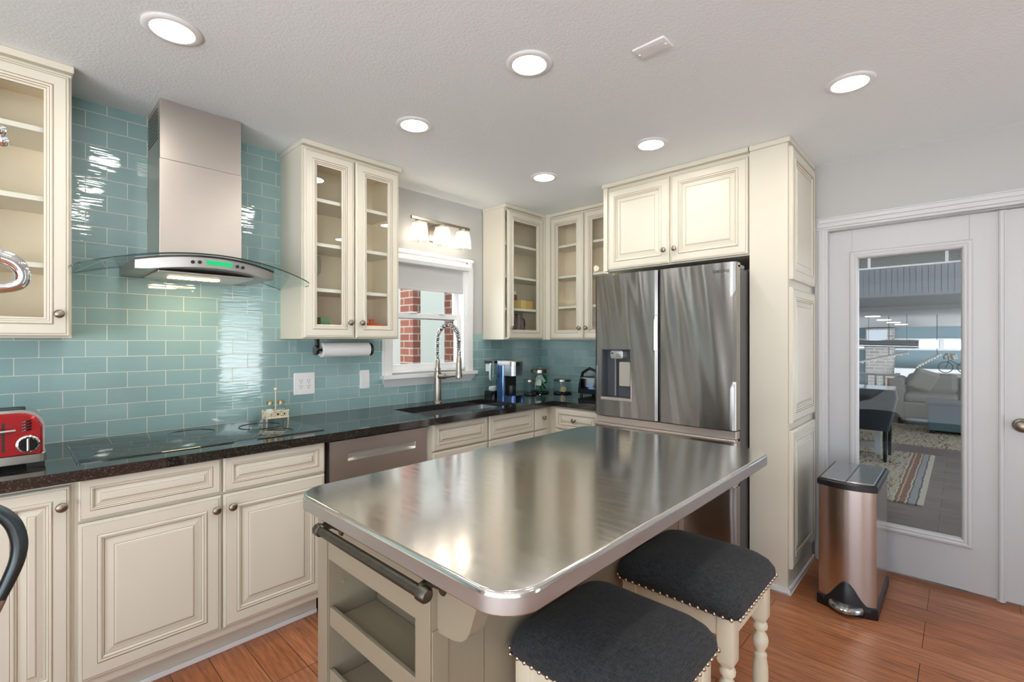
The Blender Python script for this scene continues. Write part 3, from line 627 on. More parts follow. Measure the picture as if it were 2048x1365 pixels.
mb = MB(); mb.loft([[(x, y, z) for y, z in rrect(-1.328+i, -1.236-i, 1.236+i, 1.290-i, .016, 4)] for x, i in ((2.72, 0), (2.668, 0), (2.662, .006))]); cp = mb.build('dispenser_control', M('control_grey', (176, 178, 180), .3, .4), dl, smooth=40)
cm = MB(); cm.box(2.6605, 2.663, -1.262, -1.246, 1.268, 1.276)
for k in range(3): cm.box(2.6608, 2.663, -1.288-k*.012, -1.281-k*.012, 1.252, 1.256); cm.box(2.6608, 2.663, -1.288-k*.012, -1.281-k*.012, 1.264, 1.268)
cm.build('control_marks', black, cp, smooth=0)
mb = MB(); mb.loft([[(x, y, z) for y, z in rrect(-1.366, -1.288, 1.062, 1.216, .006, 3)] for x in (2.716, 2.690)]); mb.build('paddle', M('paddle_steel', (214, 206, 194), .35, .9), dsp, smooth=30)
MB().tube([(2.70, -1.255, z0+.01), (2.70, -1.255, 1.24)], .007, 10).build('nozzle', greyplastic, dsp)
cu = bpy.data.curves.new('lettering', 'FONT'); cu.body = 'SAMSUNG'; cu.size = .0235; cu.extrude = .0006; cu.offset = .0002; cu.space_character = 1.12
to = bpy.data.objects.new('lettering_tmp', cu); me = bpy.data.meshes.new_from_object(to); bpy.data.objects.remove(to)
mb = MB(); V = []
for v in me.vertices:
    yy, zz = -1.892-v.co.x*.76, 1.722+v.co.y
    V.append((DOOR_XF(yy, zz)-.0008-v.co.z, yy, zz))
mb.add(V, [tuple(p.vertices) for p in me.polygons]); lg = mb.build('brand_lettering', M('logo_grey', (66, 66, 68), .5), dr, smooth=0)
lg['label'] = 'dark brand lettering'
# ------------------------------------------------------------------ base cabinets on the back wall
FY = -.638
def base_unit(x0, x1, label, group=None, hollow=False):
    t = thing('base_cabinet', label, 'cabinet', ((x0+x1)/2, -.3, 0), group)
    mb = MB(); mb.box(x0, x1, -.552, -.01, 0, .115)
    if hollow: mb.box(x0, x1, FY, FY+.018, .115, .8655); mb.box(x0, x0+.018, FY+.018, -.01, .115, .8655); mb.box(x1-.018, x1, FY+.018, -.01, .115, .8655); mb.box(x0+.018, x1-.018, FY+.018, -.01, .115, .133)
    else: mb.box(x0, x1, FY, -.01, .115, .8655)
    mb.build('body', cream, t, smooth=0)
    MB().box(x0, x1, -.562, -.552, 0, .022).build('base_moulding', white_trim, t, smooth=0, bevel=.003)
    return t
t = base_unit(-1.2, .150, 'base cabinet at the left edge with one narrow fluted door')
f = faceA(-.048, FY, .150)
mb = MB(); loops = [rect_loop(f, .188, .700, 0, 0)]; ms = []
for i, n, m in SOLID[:17]:
    loops.append(rect_loop(f, .188, .700, i*.86, n)); ms.append(m)
mb.loft(loops, 0, True, True, ms+[0]); mb.m[-1] = mb.m[-2] = 0; d = mb.build('door', [cream, glaze], t, smooth=0); knob(f, .165, .635, d)
solid_front('door', faceA(-.50, FY, .150), .445, .700, t)
t = base_unit(.1505, 1.046, 'wide base cabinet under the black cooktop, two drawers over two doors')
for x0, x1, ks in ((.160, .601, 'r'), (.608, 1.042, 'l')):
    f = faceA(x0, FY, .718); solid_front('drawer', f, x1-x0, .148, t, .62)
    f = faceA(x0, FY, .150); d = solid_front('door', f, x1-x0, .558, t); knob(f, (x1-x0)-.022 if ks == 'r' else .030, .505, d)
t = base_unit(1.652, 2.592, 'sink base cabinet with two false drawer fronts, behind the island', hollow=True)
for x0, x1, ks in ((1.690, 2.126, 'r'), (2.140, 2.588, 'l')):
    f = faceA(x0, FY, .704); solid_front('drawer_front', f, x1-x0, .160, t, .62)
    f = faceA(x0, FY, .150); d = solid_front('door', f, x1-x0, .546, t); knob(f, (x1-x0)-.03 if ks == 'r' else .03, .50, d)
t = base_unit(2.5925, 2.80, 'narrow corner base cabinet with a plain knobbed drawer, right of the sink cabinet')
f = faceA(2.598, FY, .704); d = flat_front('drawer', f, .138, .155, t); knob(f, .084, .085, d)
f = faceA(2.598, FY, .150); d = flat_front('door', f, .138, .546, t)
t = thing('base_cabinet', 'base cabinet between the corner and the refrigerator, wide drawer on top', 'cabinet', (3.1, -.86, 0))
MB().box(2.80, RX-.002, -1.095, -.60, .115, .8655).box(2.88, RX-.002, -1.095, -.60, 0, .115).build('body', cream, t, smooth=0)
f = faceB(2.80, -.690, .704); d = solid_front('drawer', f, .385, .150, t, .62); knob(f, .18, .075, d)
f = faceB(2.80, -.690, .150); d = solid_front('door', f, .385, .546, t); knob(f, .03, .50, d)
# dishwasher
dw = thing('dishwasher', 'stainless dishwasher with a pocket handle under the counter', 'dishwasher', (1.35, -.35, 0))
MB().box(1.056, 1.644, -.60, -.02, .10, .862).box(1.056, 1.644, -.54, -.02, 0, .10).build('tub', black, dw, smooth=0)
hx0, hx1, hz0, hz1 = 1.160, 1.566, .748, .787
mb = MB()
for b in ((1.066, hx0, .11, .855), (hx1, 1.644, .11, .855), (hx0, hx1, .11, hz0), (hx0, hx1, hz1, .855)): mb.box(b[0], b[1], -.655, -.605, b[2], b[3])
dd = mb.build('door', st_dw, dw, smooth=0)
mb = MB(); n = 16
pts0 = []; 
for i in range(n+1):
    u = i/n; dp = .004+.028*math.sin(PI*u)**.7; pts0.append((hx0+(hx1-hx0)*u, -.655+dp))
V = []; Fc = []
for x, y in pts0: V += [(x, -.6545, hz0), (x, y, hz0+.012), (x, y, hz1-.004), (x, -.6545, hz1)]
for i in range(n):
    for j in range(3): a = i*4+j; Fc.append((a, a+4, a+5, a+1))
mb.add(V, Fc); mb.build('pocket_handle', M('pocket_steel', (222, 221, 217), .45, 1.0), dd, smooth=30)
# ------------------------------------------------------------------ worktop, sink, cooktop
CT = .905
SX0, SX1, SY0, SY1 = 1.70, 2.48, -.595, -.215
ct = MB()
for b in ((-1.2, SX0, -.685, -.009), (SX1, RX-.009, -.685, -.009), (SX0, SX1, -.685, SY0), (SX0, SX1, SY1, -.009), (2.775, RX-.009, -1.10, -.685)): ct.box(b[0], b[1], b[2], b[3], .866, CT)
tag(ct.build('countertop', gran, smooth=0, loc=(1.5, -.35, .866)), 'polished black granite L-shaped countertop', 'countertop')
sk = thing('sink', 'undermount stainless steel sink below the window', 'sink', (2.09, -.405, .70))
mb = MB(); A = [(x, y) for x, y in rrect(SX0-.006, SX1+.006, SY0-.006, SY1+.006, .03, 5)]; B = [(x, y) for x, y in rrect(SX0+.012, SX1-.012, SY0+.012, SY1-.012, .03, 5)]
mb.loft([[(x, y, .8655) for x, y in A], [(x, y, .8655) for x, y in rrect(SX0+.004, SX1-.004, SY0+.004, SY1-.004, .03, 5)], [(x, y, .70) for x, y in B], [(x*.9+2.09*.1, y*.9-.405*.1, .694) for x, y in B]], 0, False, True)
mb.build('basin', st_sink, sk, smooth=35, recalc=False)
MB().lathe([(.045, 0), (.045, .003), (.03, .003), (.028, .001), (.001, .001)], (2.09, -.405, .694), 'z', 20).build('drain', chrome, sk)
ck = thing('cooktop', 'black glass induction cooktop set into the counter', 'cooktop', (.62, -.33, CT))
MB().loft([[(x, y, z) for x, y in rrect(.162+i, 1.075-i, -.582+i, -.066-i, .006, 3)] for i, z in ((0, CT), (0, CT+.003), (.003, CT+.005))]).build('glass_top', cookglass, ck, smooth=30)
for cx, cy, r in ((.32, -.23, .105), (.335, -.43, .085), (.60, -.20, .095), (.62, -.43, .07), (.89, -.24, .10), (.90, -.45, .07)):
    MB().lathe([(r-.004, .0050), (r-.004, .0053), (r, .0053), (r, .0050)], (cx, cy, CT), 'z', 40, ring=True).build('burner_ring', cookring, ck, smooth=0)
# ------------------------------------------------------------------ faucet
fa = thing('faucet', 'brushed steel pull-down faucet with coiled spring neck behind the sink', 'faucet', (2.131, -.122, CT))
fc = (2.131, -.122, CT)
MB().lathe([(.034, 0), (.034, .005), (.029, .010), (.0265, .012), (.0265, .21), (.024, .222), (.017, .228), (.017, .305), (.014, .31)], fc, 'z', 24).build('body', nickel, fa, smooth=35)
path = []
for i in range(12): path.append((2.131, -.122, CT+.305+i*.0125))
R = .119
for i in range(1, 40):
    a = PI*i/40; path.append((2.131, -.122-R*(1-math.cos(a)), CT+.4425+R*math.sin(a)*.98))
for i in range(8): path.append((2.131, -.360, CT+.4425-i*.0125))
MB().tube(path, .0085, 10).build('hose', M('hose_grey', (70, 74, 78), .4), fa)
dense = []
for i in range(len(path)-1):
    p, q_ = Vector(path[i]), Vector(path[i+1])
    for k in range(16): dense.append(p+(q_-p)*k/16)
hel = []; s_ = 0.0; prev = dense[0]
for i, p in enumerate(dense):
    s_ += (p-prev).length; prev = p
    tn = (dense[min(i+1, len(dense)-1)]-dense[max(i-1, 0)]).normalized(); e1 = Vector((1, 0, 0)); e2 = tn.cross(e1)
    a = 2*PI*s_/.0115; hel.append(p+(e1*math.cos(a)+e2*math.sin(a))*.0145)
MB().tube(hel, .0026, 5).build('spring', chrome, fa, smooth=60)
MB().lathe([(.013, .375), (.013, .330), (.017, .325), (.019, .29), (.019, .235), (.024, .215), (.024, .190), (.018, .185)], (2.131, -.360, CT), 'z', 20).build('spray_head', nickel, fa)
MB().tube([(2.131, -.122, CT+.232), (2.131, -.34, CT+.242)], .0055, 8).lathe([(.021, .228), (.021, .25), (.017, .25), (.017, .228)], (2.131, -.122, CT), 'z', 20).lathe([(.022, .236), (.022, .25), (.020, .25)], (2.131, -.360, CT), 'z', 16).build('docking_arm', nickel, fa)
MB().tube([(2.131, -.14, CT+.19), (2.143, -.20, CT+.19)], [.019, .018], 14).tube([(2.143, -.20, CT+.19), (2.15, -.235, CT+.192), (2.165, -.305, CT+.20)], [.013, .009, .006], 10).build('lever_handle', nickel, fa)
# ------------------------------------------------------------------ range hood
HC = .622
hd = thing('range_hood', 'stainless chimney range hood with curved glass canopy', 'range hood', (HC, 0, 1.64))
MB().box(.455, .789, -.285, -.009, 1.70, 2.172).build('lower_chimney', st_hood, hd, smooth=0, bevel=.002)
up = MB(); up.box(.4565, .7875, -.2835, -.009, 2.172, CZ-.001); uc = up.build('upper_chimney', st_hood, hd, smooth=0, bevel=.002)
vv = MB()
for r in range(9):
    for c in range(9): vv.lathe([(.0052, 0), (.0052, -.0012)], (.459, -.045-c*.0235, 2.405-r*.0165), 'x', 6)
for i_ in range(len(vv.v)): vv.v[i_] = (vv.v[i_][0]-.0025, vv.v[i_][1], vv.v[i_][2])
vv.build('vent_perforations', black, uc, smooth=0)
def gz(x): u = (x-HC)/.468; return 1.640+.085*(1-u*u)
gl = MB(); n = 40; rows = 8; V = []; Fc = []; ME = []
for i in range(n+1):
    u = -1+2*i/n; x = HC+.468*u; yf = -.425-.085*(1-u*u)*1.0; yb = -.0095
    if abs(u) > .94: yf = yf*(1-.6*(abs(u)-.94)/.06*.25)
    V += [(x, yf, gz(x)), (x, yb, gz(x)), (x, yb, gz(x)+.0055), (x, yf, gz(x)+.0055)]
for i in range(n):
    a = i*4; b = a+4
    Fc += [(a, b, b+1, a+1), (a+3, a+2, b+2, b+3)]; ME += [0, 0]
    Fc += [(a, a+3, b+3, b), (a+1, b+1, b+2, a+2)]; ME += [1, 1]
Fc += [(0, 1, 2, 3), (n*4, n*4+3, n*4+2, n*4+1)]; ME += [1, 1]
gl.v = V; gl.f = Fc; gl.m = ME; gl.build('glass_canopy', [hoodglass, hoodedge], hd, smooth=30)
hb = MB(); X0, X1 = .350, .894; n = 24; lo = []
for i in range(n+1):
    u = i/n; x = X0+(X1-X0)*u; w_ = (x-HC)/.272; lo.append((x, -.415-.075*(1-w_*w_), gz(x)-.0005))
V = []; Fc = []
for x, yf, zt in lo:
    zb = min(zt-.006, 1.652); yq = yf*.72
    V += [(x, yf, zt), (x, yf, zt-.008), (x, yf+.004, max(zb, zt-.052)), (x, -.02, 1.655 if zt > 1.662 else zt-.006), (x, -.02, zt)]
k = 5
for i in range(n):
    for j in range(k): a = i*k+j; b = i*k+(j+1) % k; Fc.append((a, b, b+k, a+k))
Fc += [tuple(range(k)), tuple(n*k+j for j in reversed(range(k)))]
hb.add(V, Fc); body = hb.build('hood_body', steel('hood_body_steel', (166, 163, 160), 0.42, (2, 2, 220), rvar=0.1), hd, smooth=30)
rb = MB(); V = []; Fc = []
for x, yf, zt in lo: V += [(x, yf-.003, zt-.001), (x, yf-.003, zt-.009), (x, yf+.002, zt-.009), (x, yf+.002, zt-.001)]
for i in range(n):
    for j in range(4): a = i*4+j; b = i*4+(j+1) % 4; Fc.append((a, b, b+4, a+4))
rb.add(V, Fc+[(0, 1, 2, 3), (n*4+3, n*4+2, n*4+1, n*4)]); rb.build('gasket', black, hd, smooth=30)
def hoody(x): w_ = (x-HC)/.272; return -.415-.075*(1-w_*w_)
mb = MB(); x0, x1 = .588, .690
mb.add([(x0, hoody(x0)-.002, gz(x0)-.020), (x1, hoody(x1)-.002, gz(x1)-.020), (x1, hoody(x1)-.001, gz(x1)-.040), (x0, hoody(x0)-.001, gz(x0)-.040),
        (x0, hoody(x0)+.01, gz(x0)-.020), (x1, hoody(x1)+.01, gz(x1)-.020), (x1, hoody(x1)+.01, gz(x1)-.040), (x0, hoody(x0)+.01, gz(x0)-.040)], [(0, 1, 2, 3), (4, 7, 6, 5), (0, 4, 5, 1), (3, 2, 6, 7), (0, 3, 7, 4), (1, 5, 6, 2)])
mb.build('display', lcd, hd, smooth=0)
for x in (.538, .563, .712, .736): MB().lathe([(.0075, .01), (.0075, -.003), (.006, -.0045), (.0005, -.0045)], (x, hoody(x), gz(x)-.031), 'y', 14).build('button', black, hd)
mb = MB(); mb.box(.43, .81, -.40, -.08, 1.646, 1.656); mb.build('filter_panel', st_dw, hd, smooth=0, bevel=.003)
mb = MB(); mb.box(.50, .70, -.255, -.205, 1.6425, 1.6465); mb.build('lamp_strip', hoodlamp, hd, smooth=0)
# ------------------------------------------------------------------ small things on the back wall and counter
def plate(name, x0, x1, z0, z1, label, cat):
    t = thing(name, label, cat, ((x0+x1)/2, -.008, (z0+z1)/2))
    MB().loft([[(x, y, z) for x, z in rrect(x0+i, x1-i, z0+i, z1-i, .006, 3)] for y, i in ((-.0085, 0), (-.012, 0), (-.0145, .003))]).build('cover_plate', white_pl, t, smooth=30); return t
t = plate('power_outlet', 1.153, 1.279, 1.027, 1.159, 'white double power outlet on the teal tiles', 'outlet')
for cx in (1.193, 1.239):
    r = MB().loft([[(x, y, z) for x, z in rrect(cx-.0165, cx+.0165, 1.058, 1.128, .004, 2)] for y in (-.0145, -.0160)]).build('receptacle', white_trim, t, smooth=0)
    s2 = MB()
    for cz in (1.110, 1.076):
        s2.box(cx-.0075, cx-.0055, -.0165, -.0155, cz-.002, cz+.008); s2.box(cx+.0055, cx+.0075, -.0165, -.0155, cz-.002, cz+.008); s2.lathe([(.0028, -.0005), (.0028, .0005)], (cx, -.016, cz-.010), 'y', 8)
    s2.build('slots', black, r, smooth=0)
t = plate('light_switch', 1.579, 1.648, 1.033, 1.157, 'white dimmer switch on the tiles left of the window', 'switch')
MB().box(1.598, 1.618, -.0185, -.0145, 1.085, 1.130).box(1.600, 1.629, -.017, -.0145, 1.062, 1.082).build('paddle', white_trim, t, smooth=0, bevel=.002)
tp = thing('paper_towel_holder', 'black paper towel holder under the wall cabinet', 'towel holder', (1.39, -.15, UB))
mb = MB(); mb.box(1.222, 1.240, -.165, -.135, 1.275, UB-.0005); mb.lathe([(.001, 0), (.030, 0), (.030, .012), (.024, .018), (.001, .018)], (1.216, -.15, 1.297), 'x', 20); mb.build('arm', blackgloss, tp, smooth=30, bevel=.002)
mb = MB(); mb.tube([(1.23, -.15, 1.297), (1.575, -.15, 1.297)], .007, 10); mb.build('rod', black, tp)
MB().lathe([(.001, 0), (.036, 0), (.040, .004), (.040, .010), (.034, .014), (.001, .014)], (1.568, -.15, 1.297), 'x', 24).build('end_disc', black, tp)
mb = MB(); mb.loft([[(x, -.15+r*math.cos(2*PI*k/40), 1.297+r*math.sin(2*PI*k/40)) for k in range(40)] for x, r in ((1.255, .020), (1.252, .040), (1.255, .044), (1.556, .044), (1.559, .040), (1.556, .020), (1.255, .020))], 0, False, False)
tag(mb.build('paper_towel_roll', paper, smooth=40, loc=(1.405, -.15, 1.253)), 'white paper towel roll on the black holder', 'paper towels')
# salt and pepper caddy
cd = thing('shaker_caddy', 'antique white iron scrollwork caddy on the cooktop', 'caddy', (1.012, -.115, CT+.005)); cz = CT+.005
iw = M('antique_white_iron', (226, 214, 188), .5, .0, var=.2, vscale=(60, 60, 60))
mb = MB(); mb.box(.952, 1.072, -.150, -.080, cz+.012, cz+.018)
for x in (.956, 1.068):
    for y in (-.146, -.084): mb.tube([(x, y, cz), (x, y, cz+.05)], .004, 8); mb.sphere((x, y, cz+.053), .006)
mb.build('tray', iw, cd)
mb = MB()
for y in (-.152, -.078):
    for k in range(3):
        cx = .976+k*.036
        for r in (.016, .009): mb.tube([(cx+r*math.cos(2*PI*i/16), y, cz+.036+r*math.sin(2*PI*i/16)) for i in range(16)], .0026, 6, closed=True)
    mb.tube([(.955, y, cz+.018), (1.069, y, cz+.018)], .005, 6); mb.tube([(.955, y, cz+.05), (.99, y, cz+.054), (1.012, y, cz+.058), (1.035, y, cz+.054), (1.069, y, cz+.05)], .0028, 6)
for x in (.954, 1.070):
    for r in (.016, .009): mb.tube([(x, -.115+r*math.cos(2*PI*i/16), cz+.036+r*math.sin(2*PI*i/16)) for i in range(16)], .0026, 6, closed=True)
mb.build('scrollwork', iw, cd)
MB().tube([(1.012, -.115, cz+.018), (1.012, -.115, cz+.165)], .0035, 8).sphere((1.012, -.115, cz+.172), .009).build('handle_post', iw, cd)
for x, lb, cat, cont in ((.983, 'glass salt shaker on the left side of the white caddy', 'salt shaker', M('salt', (240, 240, 240), .8)), (1.041, 'glass pepper shaker on the right side of the white caddy', 'pepper shaker', None)):
    c = (x, -.115, cz+.018); t = thing(cat.replace(' ', '_'), lb, cat, c)
    MB().lathe([(.020, 0), (.022, .004), (.022, .055), (.016, .070), (.016, .076)], c, 'z', 20).build('glass_body', jarglass, t)
    MB().lathe([(.0185, .072), (.0185, .082), (.013, .089), (.001, .091)], c, 'z', 20).build('cap', M('brass_cap', (170, 150, 112), .3, 1.0), t)
    if cont: MB().lathe([(.0185, .004), (.0195, .008), (.0195, .045), (.001, .046)], c, 'z', 16).build('salt_fill', cont, t)
    else: MB().lathe([(.0185, .004), (.0195, .008), (.0195, .018), (.001, .019)], c, 'z', 16).build('pepper_fill', M('pepper', (90, 80, 70), .8), t)
# toaster
to = thing('toaster', 'red enamel toaster with steel trim on the counter at left', 'toaster', (-.06, -.42, CT)); tx0, tx1, ty0, ty1 = -.20, .082, -.515, -.335
def tprof(i, zb, zt, rr=.062):
    x0, x1 = tx0+i, tx1-i; out = [(x0, zb), (x1, zb)]
    for k in range(9): a = PI/2*k/8; out.append((x1-rr+rr*math.cos(a), zt-rr+rr*math.sin(a)))
    for k in range(9): a = PI/2+PI/2*k/8; out.append((x0+rr+rr*math.cos(a), zt-rr+rr*math.sin(a)))
    return out
MB().prism(tprof(0, CT+.045, CT+.203), 'y', ty0+.010, ty1-.010).build('shell', M('toaster_steel', (190, 190, 188), .22, 1.0), to, smooth=30)
MB().loft([[(x, y, z) for x, z in tprof(i, CT+.050, CT+.199-i, .058)] for y, i in ((ty0+.012, .004), (ty0, .006), (ty0-.007, .012))]).build('side_panel', red, to, smooth=35)
MB().loft([[(x, y, z) for x, z in tprof(i, CT+.050, CT+.199-i, .058)] for y, i in ((ty1-.012, .004), (ty1, .006), (ty1+.007, .012))]).build('side_panel', red, to, smooth=35)
mb = MB(); mb.loft([[(x, y, z) for x, y in rrect(tx0-.004+i, tx1+.004-i, ty0-.004+i, ty1+.004-i, .02, 4)] for i, z in ((0, CT+.018), (0, CT+.046), (.004, CT+.050))]); mb.build('base_band', M('base_steel', (186, 184, 178), .3, 1.0), to, smooth=30)
mb = MB(); mb.box(tx1-.045, tx1+.0, ty0, ty1, CT, CT+.018); mb.box(tx0, tx0+.045, ty0, ty1, CT, CT+.018); mb.box(tx0+.045, tx1-.045, ty0+.02, ty1-.02, CT+.012, CT+.018); mb.build('foot', black, to, smooth=0)
mb = MB()
for y in (-.455, -.395): mb.box(-.165, .035, y-.014, y+.014, CT+.2, CT+.2045)
mb.box(-.075, -.055, -.44, -.41, CT+.2, CT+.204); mb.build('bread_slots', black, to, smooth=0)
MB().box(-.023, -.016, ty0-.0085, ty0+.0, CT+.065, CT+.165).build('lever_slot', black, to, smooth=0)
MB().tube([(-.048, ty0-.028, CT+.135), (.010, ty0-.028, CT+.138)], .006, 10).tube([(-.0195, ty0-.028, CT+.136), (-.0195, ty0, CT+.136)], .004, 8).build('lever', chrome, to)
dl_ = MB().lathe([(.030, 0), (.030, -.006), (.025, -.009), (.001, -.009)], (.040, ty0-.006, CT+.086), 'y', 28).build('dial_ring', chrome, to)
MB().lathe([(.0245, 0), (.0245, -.008), (.022, -.012), (.001, -.012)], (.040, ty0-.014, CT+.086), 'y', 28).build('dial', blackgloss, dl_)
MB().box(.0365, .0435, ty0-.034, ty0-.014, CT+.064, CT+.108).build('dial_grip', chrome, dl_, smooth=0, bevel=.002)
mb = MB()
for k in range(4): mb.tube([(.026, ty0-.0075, CT+.132+k*.010), (.034, ty0-.009, CT+.135+k*.010), (.042, ty0-.009, CT+.134+k*.010), (.048, ty0-.0075, CT+.138+k*.010)], .0028, 6)
mb.build('vent_louvres', blackgloss, to)
# coffee maker
cf = thing('coffee_maker', 'metallic blue and black pod coffee maker with clear water tank in the corner', 'coffee maker', (2.68, -.27, CT))
bl_steel = M('blue_reflecting_steel', (96, 128, 176), .16, 1.0); x0, x1 = 2.612, 2.752  # blue reflection is put into the steel colour
MB().loft([[(x, y, z) for x, y in rrect(x0, x1, -.318, -.232, .02, 4)] for z in (CT+.0, CT+.292)]).build('column', bl_steel, cf, smooth=30)
MB().loft([[(x, y, z) for x, y in rrect(x0+i, x1-i, -.425+i, -.300, .04, 6)] for i, z in ((0, CT+.178), (0, CT+.255))]).build('brew_head', M('head_steel', (186, 192, 204), .3, 1.0), cf, smooth=30)
MB().loft([[(x, y, z) for x, y in rrect(x0-.002+i, x1+.002-i, -.428+i, -.225-i, .04, 6)] for i, z in ((0, CT+.257), (0, CT+.286), (.006, CT+.293))]).build('lid', M('lid_silver', (206, 204, 200), .2, 1.0), cf, smooth=30)
MB().loft([[(x, y, z) for x, y in rrect(x0, x1, -.425, -.300, .04, 6)] for z in (CT, CT+.028)]).build('drip_base', bl_steel, cf, smooth=30)
MB().box(x0+.012, x1-.012, -.334, -.316, CT+.028, CT+.178).lathe([(.03, .03), (.034, .05), (.034, .09), (.03, .10)], ((x0+x1)/2, -.335, CT), 'z', 18).build('cup_cavity', black, cf, smooth=30)
tk = MB().loft([[(x, y, z) for x, y in rrect(2.592, 2.735, -.226, -.118, .02, 4)] for z in (CT+.045, CT+.27)]).build('water_tank', jarglass, cf, smooth=30)
MB().loft([[(x, y, z) for x, y in rrect(2.590, 2.737, -.228, -.116, .02, 4)] for z in (CT, CT+.045)]).build('tank_base', blackgloss, cf, smooth=30)
MB().loft([[(x, y, z) for x, y in rrect(2.590, 2.737, -.228, -.116, .02, 4)] for z in (CT+.27, CT+.288)]).build('tank_lid', blackgloss, tk, smooth=30)
MB().tube([(2.588, -.205, CT+.265), (2.572, -.215, CT+.262), (2.566, -.218, CT+.22), (2.568, -.216, CT+.15), (2.588, -.205, CT+.14)], .008, 10).build('tank_handle', M('clear_plastic', (214, 222, 226), .15), tk)
MB().box(2.62, 2.70, -.20, -.14, CT+.046, CT+.085).build('filter_block', white_pl, tk, smooth=0, bevel=.012)
MB().box(2.594, 2.60, -.19, -.14, CT+.205, CT+.262).build('tank_label', white_pl, tk, smooth=0)
# glass canisters
def canister(cx, cy, r, h, label):
    c = (cx, cy, CT); t = thing('glass_canister', label, 'canister', c, 'glass canisters in the corner')
    MB().lathe([(r*.98, .010), (r, .016), (r, h*.74), (r*.9, h*.78), (r*.9, h*.80)], c, 'z', 28).build('glass_body', jarglass, t)
    MB().lathe([(r*1.02, 0), (r*1.06, .004), (r*1.02, .010), (.001, .010)], c, 'z', 28).build('base_ring', blackgloss, t)
    ld = MB().lathe([(r*.97, h*.80), (r*1.0, h*.81), (r*1.0, h*.93), (r*.9, h*.95), (.001, h*.955)], c, 'z', 28).build('lid', nickel, t)
    MB().lathe([(.006, h*.955), (.004, h*.98), (.007, h*1.01), (.005, h*1.03), (.001, h*1.035)], c, 'z', 14).build('lid_knob', chrome, ld)
    return t
canister(2.955, -.290, .050, .135, 'small glass canister with metal lid just right of the coffee maker')
canister(3.125, -.255, .078, .215, 'largest glass canister, full of green tea packets, in the counter corner')
canister(3.215, -.430, .075, .130, 'low glass canister holding biscuits, rightmost of the three')
rnd = random.Random(3)
for k in range(9):
    a = k*2.4; rr = .012+.022*(k % 3)/2; z = CT+.05+.012*k
    me_ = MB().box(-.028, .028, -.003, .003, -.035, .035); o = me_.build('tea_packet', (green_pk, pale_pk, green_pk)[k % 3], smooth=0); o.location = (3.125+rr*math.cos(a), -.255+rr*math.sin(a), min(z, CT+.12)); o.rotation_euler = (rnd.uniform(-.5, .5), rnd.uniform(-.7, .7), rnd.uniform(0, 3))
    tag(o, ('green', 'pale', 'green')[k % 3]+' tea packet inside the largest glass canister', 'packet', 'tea packets in the canister' if k % 3 != 1 else 'pale tea packets in the canister')
for k, (x, y, lb) in enumerate(((3.195, -.455, 'upright tan biscuit in the low glass canister'), (3.235, -.41, 'flat tan biscuit lying in the low glass canister'))):
    mb = MB(); mb.lathe([(.001, -.008), (.024, -.008), (.027, 0), (.024, .008), (.001, .008)], (0, 0, 0), 'z', 18); o = mb.build('biscuit', tan, smooth=50); o.location = (x, y, CT+.04 if k == 0 else CT+.021); o.rotation_euler = (0, 1.4 if k == 0 else .15, .4)
    tag(o, lb, 'biscuit')
ap = thing('countertop_grill', 'black and chrome appliance partly hidden by the refrigerator', 'appliance', (3.26, -.72, CT))
MB().prism([(-.615, CT+.02), (-.82, CT+.02), (-.82, CT+.16), (-.66, CT+.16), (-.625, CT+.10)], 'x', 3.17, 3.38).build('body', black, ap, smooth=0, bevel=.008)
MB().box(3.165, 3.17, -.80, -.648, CT+.06, CT+.15).build('chrome_face', chrome, ap, smooth=0, bevel=.002)
MB().tube([(3.19, -.628, CT+.10), (3.19, -.655, CT+.19), (3.19, -.72, CT+.225), (3.19, -.80, CT+.20)], .012, 10).build('handle', black, ap)
mb = MB()
for y in (-.64, -.80):
    for x in (3.19, 3.36): mb.lathe([(.012, 0), (.010, .022)], (x, y, CT), 'z', 10)
mb.build('foot', black, ap)
pl = thing('power_outlet', 'white outlet on the side wall tiles above the black appliance', 'outlet', (RX-.008, -.70, 1.13))
MB().loft([[(x, y, z) for y, z in rrect(-.735+i, -.665-i, 1.07+i, 1.185-i, .005, 3)] for x, i in ((RX-.0085, 0), (RX-.012, 0), (RX-.014, .003))]).build('cover_plate', white_pl, pl, smooth=30)
# ------------------------------------------------------------------ vanity light over the window
vl = thing('wall_light', 'three-shade nickel wall light above the sink window', 'wall light', (2.18, 0, 2.2))
MB().box(1.915, 2.455, -.112, -.096, 2.206, 2.228).build('bar', nickel, vl, smooth=0, bevel=.003)
mb = MB(); mb.loft([[(x, -.009, z) for x, z in rrect(2.125, 2.245, 2.09, 2.225, .004, 2)], [(x, -.024, z) for x, z in rrect(2.130, 2.240, 2.095, 2.22, .004, 2)]]); mb.box(2.165, 2.205, -.10, -.02, 2.200, 2.214)
mb.build('back_plate', nickel, vl, smooth=0, bevel=.002)
for k, x in enumerate((1.985, 2.185, 2.385)):
    MB().lathe([(.030, 2.204), (.030, 2.194), (.020, 2.192), (.018, 2.165)], (x, -.104, 0), 'z', 20).build('socket', nickel, vl)
    s3 = MB(); s3.loft([[(px, py, z) for px, py in rrect(x-w_, x+w_, -.104-w_, -.104+w_, .022, 5)] for w_, z in ((.022, 2.192), (.043, 2.190), (.048, 2.15), (.055, 2.055), (.052, 2.055), (.045, 2.15), (.040, 2.186), (.022, 2.188))], 0, False, False)
    s4 = s3.build('glass_shade', frost, vl, smooth=30)
    MB().sphere((x, -.104, 2.108), .028, sz=1.15).build('bulb', bulbm, vl)
